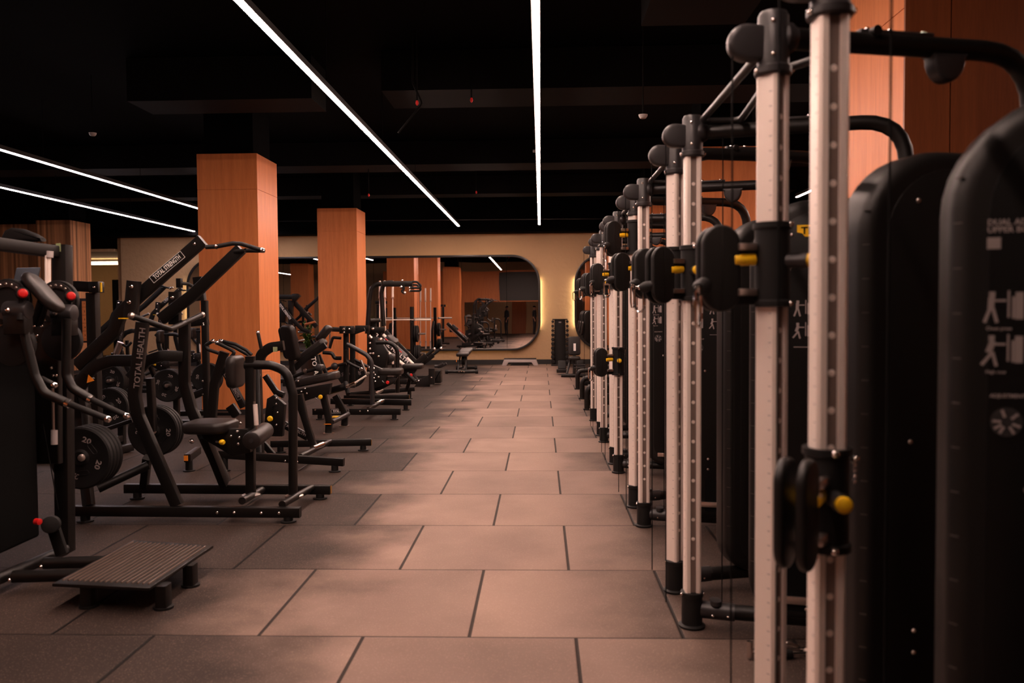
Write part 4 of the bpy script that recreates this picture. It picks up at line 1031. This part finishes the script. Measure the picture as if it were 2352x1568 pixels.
# ================= 8. squat rack, barbell and plates by the mirror
t = thing('squat_rack', 'black squat rack uprights carrying a barbell in front of the mirror', 'rack', (-3.9, 20.9, 0))
for x in (-3.29, -4.55):
    tube(t, 'upright', [V((x,20.9,.05)), V((x,20.9,1.64))], .05, 0, 'frame', 16)
    bar(t, 'base_foot', [V((x,20.2,.04)), V((x,21.5,.04))], .07, .07, 0)
    bar(t, 'bar_catch', [V((x,20.86,1.25)), V((x,20.72,1.25)), V((x,20.72,1.31))], .05, .03, 0)
    bar(t, 'bowed_brace', [V((x-.02,21.1,1.2)), V((x-.02,21.45,.95)), V((x-.02,21.45,.1))], .06, .07, .15)
    MB().cyl((x,20.9,.45), (x+.34*(1 if x>-4 else -1),20.9,.45), .025, n=14).build('plate_horn', 'chromed', t); MB().cyl((x,20.9,.95), (x+.34*(1 if x>-4 else -1),20.9,.95), .025, n=14).build('plate_horn', 'chromed', t)
bar(t, 'rear_cross_beam', [V((-4.55,21.45,.15)), V((-3.29,21.45,.15))], .07, .07, 0)
for x, s in ((-3.29,1),(-4.55,-1)):
    for z, n_ in ((.45,3),(.95,2)):
        for i in range(n_):
            place_plate(V((x+s*(.09+.048*i), 20.9, z)), (1,0,0), i, 1.0, 'black weight plate stored on the squat rack by the mirror', 'plates stored on the squat rack')
def barbell(loc, d, lab, grp=None):
    t = thing('barbell', lab, 'barbell', loc, grp); d = V(d).normalized(); c = V(loc)
    MB().cyl(c-d*.66, c+d*.66, .014, n=12).build('shaft', 'alu', t)
    for s in (-1,1):
        MB().cyl(c+d*s*.66, c+d*s*1.08, .025, n=14).build('sleeve', 'alu', t); MB().cyl(c+d*s*.65, c+d*s*.68, .036, n=14).build('collar', 'chromed', t)
    return t
barbell((-3.86,20.72,1.31), (1,0,0), 'chrome barbell resting across the squat rack in front of the mirror')
t = thing('barbell_holder', 'black floor holder with upright barbells, behind the tall lat frame', 'bar holder', (-3.75,19.75,0))
MB().box((-3.72,19.75,.04), (.5,.4,.08), None, .02).build('holder_base', 'frame', t)
for i, (dx, dy) in enumerate(((0,0),(.17,.06),(-.16,.1))):
    MB().cyl((-3.75+dx,19.72+dy,.08), (-3.75+dx,19.72+dy,.25), .035, n=14).build('tube_socket', 'frame', t)
for i, (dx, dy, w_) in enumerate(((0,0,'nearest'),(.17,.06,'right-hand'),(-.16,.1,'left-hand'))):
    barbell((-3.75+dx,19.72+dy,1.10+.09), (.0+.01*i,0,1), w_+' of three chrome barbells standing upright in the floor holder', 'barbells stored upright')

# ================= 9. centre bench, step platform
def flat_bench(c, lab):
    t = thing('flat_bench', lab, 'bench', c); x, y, _ = c
    pad(t, 'seat_pad', V((x,y+.0,.46)), (1,0,0), V((0,1,.05)), .30, .45, .08, .05); pad(t, 'back_pad', V((x,y+.75,.50)), (1,0,0), V((0,1,.06)), .30, .95, .08, .06)
    for z_, yy, w_ in ((.055,y-.35,.80),(.055,y+1.0,.55)):
        tube(t, 'cross_foot', [V((x-w_/2,yy,z_)), V((x+w_/2,yy,z_))], .036, 0, 'frame')
        for s in (-1,1): MB().cyl((x+s*w_/2,yy,z_), (x+s*(w_/2-.07),yy,z_), .052, n=14, bev=.008).build('rubber_end', 'rubber', t)
    bar(t, 'spine', [V((x,y-.35,.08)), V((x,y+1.0,.08))], .06, .06, 0)
    for s in (-1,1):
        bar(t, 'leg_plate', [V((x+s*.10,y-.28,.08)), V((x+s*.07,y,.40))], .03, .05, 0); bar(t, 'rear_leg_plate', [V((x+s*.05,y+.5,.08)), V((x+s*.05,y+.4,.42))], .03, .05, 0)
    b = MB(); b.cyl((x-.04,y+.1,.3), (x+.04,y+.1,.3), .11, n=20, bev=.01); b.build('adjuster_disc', 'rubber', t)
    bolts(t, [V((x-.06,y-.39,.055)), V((x,y-.39,.065)), V((x+.06,y-.39,.055))], r=.018)
    MB().box((x-.15,y-.1,.30), (.015,.03,.05)).build('orange_tag', 'orange', t)
    return t
q = F(1061,858); flat_bench((q.x, q.y+.3, 0), 'black adjustable bench alone on the floor in front of the mirror')
q = F(1195,838); t = thing('aerobic_step', 'light grey aerobic step with dark top against the back wall', 'step', (q.x, 22.85, 0)); x = q.x
w_ = 1.02
b = MB(); b.prism([(-w_/2,0),(-w_/2+.13,0),(-w_/2+.19,.09),(w_/2-.19,.09),(w_/2-.13,0),(w_/2,0),(w_/2-.07,.17),(-w_/2+.07,.17)], V((x,23.05,0)), (1,0,0), (0,0,1), .36, .01); b.build('body', 'greyplastic', t)
MB().box((x,22.87,.182), (w_-.12,.34,.02), None, .01).build('tread_mat', 'rubber', t)
b = MB(); b.prism([(-.28,0),(-.20,.07),(.20,.07),(.28,0)][::-1], V((x,22.75,0.0)), (1,0,0), (0,0,1), .02); b.build('riser', 'rubber', t)

# ================= 10. dumbbell tower and dumbbells
DX0 = (1286-1242)/1888*22.7
t = thing('dumbbell_rack', 'tall black dumbbell tower against the back wall between the two mirrors', 'rack', (DX0,22.75,0))
b = MB(); b.prism([(-.17,0),(.17,0),(.15,1.27),(-.15,1.27)], V((DX0,22.85,0.01)), (1,0,0), (0,0,1), .05, .01); b.build('spine', 'frame', t)
MB().box((DX0,22.80,.02), (.5,.6,.04), None, .01).build('base', 'frame', t)
MB().box((DX0,22.795,1.19), (.07,.003,.035)).build('maker_label', 'greyprint', t)
MB().box((DX0,22.80,1.27), (.42,.12,.03), None, .008).build('top_cap', 'frame', t)
for i in range(10):
    z = .10+i*.122
    for s in (-1,1): MB().box((DX0+s*.19,22.78,z-.045), (.09,.10,.012)).build('cradle', 'frame', t)
dm = MB()
for s in (-1,1):
    dm.prism([(.055*math.cos(math.radians(a)), .055*math.sin(math.radians(a))) for a in range(0,360,60)], V((0,.07*s+.03,0)), (1,0,0), (0,0,1), .06, .012, 2)
dm.cyl((0,-.07,0),(0,.07,0),.014,n=10)
do = dm.build('dumbbell', 'rubber'); me_ = do.data
k = 0
for i in range(10):
    for s in (-1,1):
        o = do if k == 0 else bpy.data.objects.new('dumbbell', me_)
        if k: col.objects.link(o)
        k += 1; sc_ = 1.15-.045*i
        o.location = (DX0+s*.20, 22.72, .10+i*.122+.012); o.scale = (sc_,1,sc_); o.rotation_euler = (0, random.uniform(-.3,.3), 0)
        pos = ['bottom','second','third','fourth','fifth','sixth','seventh','eighth','ninth','top'][i]
        tag(o, 'black hex dumbbell on the %s side of the tower, %s row%s' % ('left' if s<0 else 'right', pos, '' if i in (0,9) else ' up'), 'dumbbell', 'hex dumbbells on the tower')

# ================= 11. upright bench beside the tower, selectorised machines beyond the cable row
t = thing('utility_bench', 'black upright bench with a white label on its raised back, right of the dumbbell tower', 'bench', (.78,18.9,0))
pad(t, 'backrest', P(1319,794,19.2), (1,0,.0), V((0,.12,1)), .29, .44, .08, .06); MB().box(P(1320,797,19.05), (.055,.003,.17)).build('white_label', 'white', t)
pad(t, 'seat_pad', P(1319,822,18.8), (1,0,0), (0,1,0), .27, .4, .07, .05)
bar(t, 'post', [P(1319,815,19.15), P(1319,858,19.1)], .07, .07, 0); bar(t, 'leg', [P(1310,826,18.9), P(1302,858,18.7)], .05, .05, 0)
tube(t, 'cross_foot', [P(1289,862,18.6), P(1345,862,18.6)], .04, 0); tube(t, 'side_bar', [P(1318,845,18.7), P(1345,843,18.7)], .02, 0, 'cap'); tube(t, 'side_bar', [P(1318,838,18.7), P(1345,838,18.7)], .02, 0, 'cap')
t = thing('incline_board', 'low black bench end standing just left of the upright bench', 'bench', (.5,19.6,0))
pad(t, 'seat_pad', P(1291,838,19.6), V((1,0,0)), V((0,.5,.8)), .2, .24, .06, .04, 'rubber'); MB().box(P(1291,851,19.5), (.26,.3,.08), None, .01).build('base', 'frame', t)
bar(t, 'leg', [P(1291,842,19.7), P(1291,852,19.6)], .08,.08,0)
t = thing('incline_board', 'low black bench end standing just right of the upright bench', 'bench', (.95,19.6,0))
pad(t, 'seat_pad', P(1333,838,19.6), V((1,0,0)), V((0,.5,.8)), .18, .24, .06, .04, 'rubber'); MB().box(P(1333,851,19.5), (.2,.3,.08), None, .01).build('base', 'frame', t)
bar(t, 'leg', [P(1333,842,19.7), P(1333,852,19.6)], .08,.08,0)
def selector(Y, lab):
    t = thing('selector_machine', lab, 'gym machine', (.72,Y,0), 'selector machines beyond the cable row')
    o = V((.70,Y,0))
    tube(t, 'curved_leg', [o+V((0,0,.02)), o+V((0,0,.28)), o+V((.05,0,.36)), o+V((.30,0,.37)), o+V((.5,0,.37))], .042, .13, 'frame', 14, (0,1,0))
    MB().cyl(o, o+V((0,0,.02)), .06, n=18).build('rubber_foot', 'rubber', t)
    bar(t, 'base_beam', [o+V((.1,.0,.2)), o+V((1.2,0,.2))], .08, .10, 0); bar(t, 'base_beam', [o+V((.0,.35,.08)), o+V((1.2,.35,.08))], .07, .08, 0)
    b = MB(); b.prism(rr(.5,1.45,(.05,.05,.2,.05),6), o+V((1.15,.35,.78)), (1,0,0), (0,0,1), .22, .04); tw = b.build('weight_tower', 'tower', t)
    pad(t, 'seat_pad', o+V((.55,.2,.52)), (1,0,0), (0,1,0), .4, .36, .09, .08); pad(t, 'backrest', o+V((.84,.2,.85)), (0,1,0), V((.15,0,1)), .34, .5, .08, .08)
    bar(t, 'seat_post', [o+V((.55,.2,.48)), o+V((.6,.1,.2))], .07, .07, 0); bar(t, 'back_post', [o+V((.9,.2,.9)), o+V((.95,.2,.2))], .07, .07, 0)
    return t
selector(12.55, 'black selector machine with curved tube leg, next after the cable row'); selector(14.1, 'black selector machine with curved tube leg, middle of three'); selector(15.85, 'black selector machine with curved tube leg, farthest of three')

# ================= 12. plant between the columns
def plant(c, lab, n=46, h=1.0, seed=3):
    rnd = random.Random(seed); c = V(c)
    t = thing('potted_plant', lab, 'plant', c)
    MB().lathe([(0,0),(.14,0),(.19,.5),(.20,.52),(.18,.52),(.17,.46),(0,.45)], c, (0,0,1), 24).build('pot', 'pot', t)
    st = []
    for i in range(7):
        a = rnd.uniform(0,2*PI); l = rnd.uniform(.5,1.0)*h; tip = c+V((math.cos(a)*.16*l, math.sin(a)*.16*l, .47+l))
        tube(t, 'stem', [c+V((0,0,.45)), (c+tip)/2+V((0,0,.25)), tip], .008, .1, 'leaf', 6); st.append((c+V((0,0,.5)), tip))
    b = MB()
    for i in range(n*3):
        a0, tip = rnd.choice(st); p = a0.lerp(tip, rnd.uniform(.15,1)); a = rnd.uniform(0,2*PI); L_ = rnd.uniform(.12,.2)
        d = V((math.cos(a), math.sin(a), rnd.uniform(.1,.9))).normalized(); s_ = d.cross(V((0,0,1))).normalized(); up = s_.cross(d)
        rows = []
        for k in range(5):
            f = k/4; w_ = .030*math.sin(PI*min(.98,f*.9+.08)); q = p+d*L_*f-up*(-.05*math.sin(f*PI/1.5)) - V((0,0,.06*f*f))
            rows.append((b.bm.verts.new(q+s_*w_+up*.006), b.bm.verts.new(q), b.bm.verts.new(q-s_*w_+up*.006)))
        for r0, r1 in zip(rows, rows[1:]):
            for j in (0,1): b.bm.faces.new((r0[j], r0[j+1], r1[j+1], r1[j]))
    o = b.build('foliage', 'leaf', t, 60)
    return t
plant((-5.65,19.7,0), 'leafy green potted plant between the two orange columns')
# ================================================================ machines deeper in the hall
def clone(root, off, label, rz=0, mirror=False):
    r = root.copy(); col.objects.link(r); r.location = V(root.location)+V(off); r.rotation_euler = (0,0,rz); r['label'] = label; r['group'] = 'lever machines in the back rows'
    for ch in list(root.children):
        c = ch.copy(); col.objects.link(c); c.parent = r
    return r
clone(lev, (-5.3,11.6,0), 'small distant lever machine seen just left of the nearer orange column')
clone(lev, (-4.9,9.2,0), 'lever machine in the second row, seen through the frame of the big lever machine')
clone(lev, (-8.8,5.6,0), 'lever machine in the second row, behind the red-knob machine')
stack(P(385,885,10.55), 3, 'with a numbered face, left of the nearer column'); stack(P(475,868,11.4), 2, 'at the base of the nearer column', sc_=1.0)
stack(P(252,874,10.9), 3, 'seen under the big lever machine rear arch'); stack(P(252,935,8.9), 3, 'on the low plate stand, right horn'); stack(P(180,965,8.3), 2, 'on the low plate stand, left horn')
t = thing('plate_tree', 'black plate storage frame standing among the second-row machines', 'rack', (-5.0,10.9,0))
for p_, Y in (((385,885),10.5),((252,874),10.8),((475,868),11.35)):
    c = P(*p_,Y); horn(t, c+V((0,-.04,0)), c+V((0,.3,0))); bar(t, 'post', [V((c.x,c.y+.25,.05)), c+V((0,.25,.12))], .07, .07, 0); foot(t, (c.x,c.y+.25,0), .06)
    bar(t, 'base_foot', [V((c.x-.3,c.y+.25,.08)), V((c.x+.3,c.y+.25,.08))], .07, .05, 0)
bar(t, 'base_beam', [V((P(252,874,10.8).x,11.2,.12)), V((P(475,868,11.35).x,11.35,.12))], .07, .06, 0)
t = thing('plate_tree', 'low black plate stand left of the near lever frame', 'rack', (-5.2,9.0,0))
for p_, Y in (((252,935),8.85),((180,965),8.25)):
    c = P(*p_,Y); horn(t, c+V((0,-.04,0)), c+V((0,.3,0))); bar(t, 'post', [V((c.x,c.y+.25,.05)), c+V((0,.25,.12))], .07, .07, 0); foot(t, (c.x,c.y+.25,0), .06)
a = P(252,935,8.85)+V((0,.25,0)); c = P(180,965,8.25)+V((0,.25,0)); bar(t, 'base_beam', [V((a.x,a.y,.12)), V((c.x,c.y,.12))], .07, .06, 0)
# frame whose top beam and yellow-ended arm sit behind the red-knob machine
t = thing('power_frame', 'black box-section frame with a yellow-ended beam in front of the striped column', 'rack', (-4.6,8.2,0))
bar(t, 'top_beam', K('1',8.2,[(-120,525),(560,535),(640,540)]), .09, .105, 0)
MB().box(K('1',8.15,[(668,541)])[0], (.10,.12,.11), None, .006).build('end_block', 'frame', t); MB().box(K('1',8.08,[(700,541)])[0], (.015,.015,.095)).build('yellow_stripe', 'yellow', t); bolts(t, K('1',8.08,[(652,541)]), r=.014)
a = K('1',8.2,[(642,580)])[0]; bar(t, 'upright', [a, V((a.x,8.2,.05))], .10, .10, 0); a2 = K('1',8.2,[(-90,580)])[0]; bar(t, 'upright', [a2, V((a2.x,8.2,.05))], .10, .10, 0)
bar(t, 'base_rail', [V((a.x-.2,8.2,.05)), V((a.x,8.9,.05))], .08, .08, 0); bar(t, 'base_beam', [V((a.x,8.2,.06)), V((a2.x,8.2,.06))], .08, .08, 0)
# monitor
t = thing('monitor', 'small dark tilted screen seen above the red-knob machine', 'screen', P(62,635,13))
MB().pad(P(62,632,13), V((1,-.15,0)), V((.1,.3,1)), .44, .26, .03, .02).build('display', 'screen', t); bar(t, 'arm', [P(62,640,13.05), P(62,690,13.3), V((P(62,690,13.3).x,13.3,.05))], .05, .05, 0)
MB().cyl((P(62,690,13.3).x,13.3,0),(P(62,690,13.3).x,13.3,.05),.25,n=20).build('base', 'frame', t)
# wall chart on striped column
t = thing('wall_chart', 'narrow dark board with a numbered orange strip on the striped column', 'sign', P(188,736,20.3))
c = P(188,736,20.35); MB().box(c, (.30,.06,1.12), None, .03).build('board', 'cap', t)
b = MB(); cc = P(195,737,20.3); b.box(cc, (.13,.01,1.0)); b.build('numbered_strip', 'wood', t)
for k in range(5):
    MB().box(cc+V((0,-.007,-.45+.2*k)), (.13,.002,.006)).build('strip_line', 'dark', t); text(str(5-k), t, cc+V((0,-.008,-.36+.2*k)), (1,0,0), (0,0,1), .06, 'dark')
# posts and grips left of the nearer column
t = thing('pulley_post', 'slim black post with a crossbar in front of the nearer orange column', 'gym machine', (-4.4,11.0,0))
a = P(470,690,10.6); bar(t, 'post', [a, V((a.x,10.6,.05))], .085, .075, 0); bar(t, 'crossbar', [P(440,742,10.6), P(478,738,10.6)], .07, .09, 0)
bar(t, 'head_block', [P(455,636,10.6), P(462,690,10.6)], .09, .12, 0); MB().box(P(412,650,10.4), (.0625,.07,.12), None, .006).build('knuckle', 'frame', t); bar(t, 'link', [P(412,650,10.4), P(432,652,10.5), P(458,665,10.6)], .04, .05, .02)
bolts(t, [P(467,742,10.55), P(467,746,10.55), P(466,875,10.55), P(466,905,10.55)], r=.014); bar(t, 'base_rail', [V((a.x-.5,10.6,.08)), V((a.x+.4,10.6,.08))], .08, .08, 0)
bar(t, 'diagonal', [P(430,915,10.6), P(470,898,10.6)], .07, .09, 0)
tube(t, 'silver_handle', [P(262,822,10.4), P(270,802,10.4), P(277,785,10.4)], .04, 0, 'chromed') if False else None
t = thing('grip_stand', 'small machine with pale tube and hooked grip seen under the big lever arm', 'gym machine', (-5.6,11.6,0))
a = P(264,818,11.4); tube(t, 'pale_tube', [a, P(277,786,11.4)], .045, 0, 'chromed'); tube(t, 'hooked_grip', [P(280,790,11.4), P(292,797,11.4), P(302,786,11.4)], .018, .04, 'rubber'); bar(t, 'post', [a+V((0,0,.05)), V((a.x-.1,11.5,.05))], .07, .09, 0)
bar(t, 'leg', [P(262,850,11.4), V((P(288,915,11.4).x,11.3,.05))], .07, .09, 0); bar(t, 'base_rail', [V((a.x-.4,11.4,.06)), V((a.x+.5,11.4,.06))], .08, .08, 0)
# rack glimpsed between the columns
t = thing('lever_rack', 'black beam frame with sloping arms between the two orange columns', 'gym machine', (-5.6,17.2,0))
Y = 17.2
bar(t, 'top_beam', [P(600,681,Y), P(681,682,Y)], .12, .10, 0); b = MB(); b.prism([(-.06,-.1),(.0,-.1),(.12,.02),(.06,.07),(-.06,.07)], P(680,682,Y), (1,0,0), (0,0,1), .1, .01); b.build('beam_end', 'frame', t)
a = P(668,690,Y); bar(t, 'upright', [a, V((a.x,Y,.05))], .10, .10, 0); a2 = P(610,690,Y); bar(t, 'upright', [a2, V((a2.x,Y,.05))], .10, .10, 0)
bar(t, 'sloping_arm', [P(674,692,Y+.1), P(728,750,Y+.1)], .08, .10, 0); bar(t, 'label_arm', [P(640,692,Y-.15), P(668,730,Y-.15), P(695,757,Y-.15), P(712,762,Y-.15)], .06, .08, .03)
a_, b_ = P(646,704,Y-.2), P(663,727,Y-.2); text('TOTAL STRENGTH', t, (a_+b_)/2, b_-a_, V((.8,0,.6)), .07, 'white', sx=.65)
b = MB(); b.prism([(-.15,-.2),(.12,-.15),(.15,.15),(-.12,.2)], P(645,722,Y+.05), (1,0,0), (0,0,1), .1, .01); b.build('mechanism_box', 'frame', t)
grip(t, P(700,745,Y-.2), P(724,739,Y-.2), .024, 'woodr', False); tube(t, 'chrome_peg', [P(685,762,Y-.1), P(716,762,Y-.1)], .028, 0, 'chrome')
bar(t, 'base_rail', [V((a2.x,Y-.5,.05)), V((a2.x,Y+.6,.05))], .1, .09, 0); bar(t, 'base_rail', [V((a.x,Y-.5,.05)), V((a.x,Y+.6,.05))], .1, .09, 0); bar(t, 'base_beam', [V((a2.x,Y,.07)), V((a.x,Y,.07))], .1, .09, 0)

# ================================================================ two people standing behind the viewpoint, seen in the mirror
def person(loc, lab, seed=0, face=PI/2):
    t = thing('person', lab, 'person', loc)
    J = {'pel':(0,0,.95),'wai':(0,0,1.10),'che':(0,.01,1.32),'nk0':(0,0,1.47),'nk1':(0,.01,1.55),'hd':(0,.02,1.66),'top':(0,.01,1.74)}
    for s, k in ((-1,'l'),(1,'r')):
        J.update({k+'hip':(s*.09,0,.90),k+'kn':(s*.10,.02,.50),k+'an':(s*.11,-.01,.09),k+'to':(s*.13,.16,.04),k+'sh':(s*.19,0,1.43),k+'el':(s*.25,-.02,1.15),k+'wr':(s*.24,.10,.93),k+'pa':(s*.235,.13,.87)})
        for i in range(4): J[k+'f%d'%i] = (s*(.225+.0),.115+.018*i,.79-.006*abs(i-1.5))
        J[k+'th'] = (s*.205,.17,.85)
    R = {'pel':.13,'wai':.115,'che':.135,'nk0':.07,'nk1':.05,'hd':.085,'top':.06,'hip':.09,'kn':.06,'an':.042,'to':.035,'sh':.058,'el':.042,'wr':.028,'pa':.032,'th':.010}
    E = [('pel','wai'),('wai','che'),('che','nk0'),('nk0','nk1'),('nk1','hd'),('hd','top')]
    for k in 'lr':
        E += [('pel',k+'hip'),(k+'hip',k+'kn'),(k+'kn',k+'an'),(k+'an',k+'to'),('nk0',k+'sh'),(k+'sh',k+'el'),(k+'el',k+'wr'),(k+'wr',k+'pa'),(k+'pa',k+'th')]+[(k+'pa',k+'f%d'%i) for i in range(4)]
    names = list(J); me = bpy.data.meshes.new('body'); me.from_pydata([J[n] for n in names], [(names.index(a), names.index(b)) for a, b in E], [])
    o = bpy.data.objects.new('body', me); col.objects.link(o); sk = o.modifiers.new('s','SKIN'); ss = o.modifiers.new('u','SUBSURF'); ss.levels = ss.render_levels = 1
    if not me.skin_vertices: pass
    for i, n in enumerate(names):
        r = R.get(n) or R.get(n[1:]) or .009
        me.skin_vertices[0].data[i].radius = (r, r*.8 if n in ('pel','wai','che') else r); me.skin_vertices[0].data[i].use_root = (i == 0)
    me.materials.append(M['cloth']); me.materials.append(M['skin'])
    dg = bpy.context.evaluated_depsgraph_get(); m2 = bpy.data.meshes.new_from_object(o.evaluated_get(dg)); bpy.data.objects.remove(o)
    m2.materials.clear(); m2.materials.append(M['cloth']); m2.materials.append(M['skin'])
    for p in m2.polygons:
        z = p.center.z; p.use_smooth = True; p.material_index = 1 if (z > 1.52 or (.70 < z < 1.08 and abs(p.center.x) > .19)) else 0
    o = bpy.data.objects.new('body', m2); col.objects.link(o); o.parent = t
    ORG[0] = V((0,0,0))
    MB().lathe([(.10*math.cos(a/10*PI/2)**.8 if a<10 else 0, .10*math.sin(a/10*PI/2)) for a in range(0,11)], (0,-.0,1.69), (0,0,1), 18).build('hair', 'dark', t)
    MB().prism([(-.012,-.02),(.012,-.02),(.005,.025),(-.005,.025)], (0,.12,1.655), (-1,0,0), (0,0,1), .018, .003).build('nose', 'skin', t)
    for s in (-1,1): MB().ball((s*.033,.098,1.675), .010, 6).build('eye', 'dark', t)
    MB().box((0,.104,1.62), (.045,.008,.008)).build('mouth', 'red', t)
    t.rotation_euler = (0,0,face-PI/2); return t
person((-.42,-4.6,0), 'person in dark clothes standing upright, reflected at the right edge of the mirror', 0, 0.4)
person((-2.1,-5.2,0), 'person in black clothing standing side-on, reflected near the middle right of the mirror', 1, 2.6)
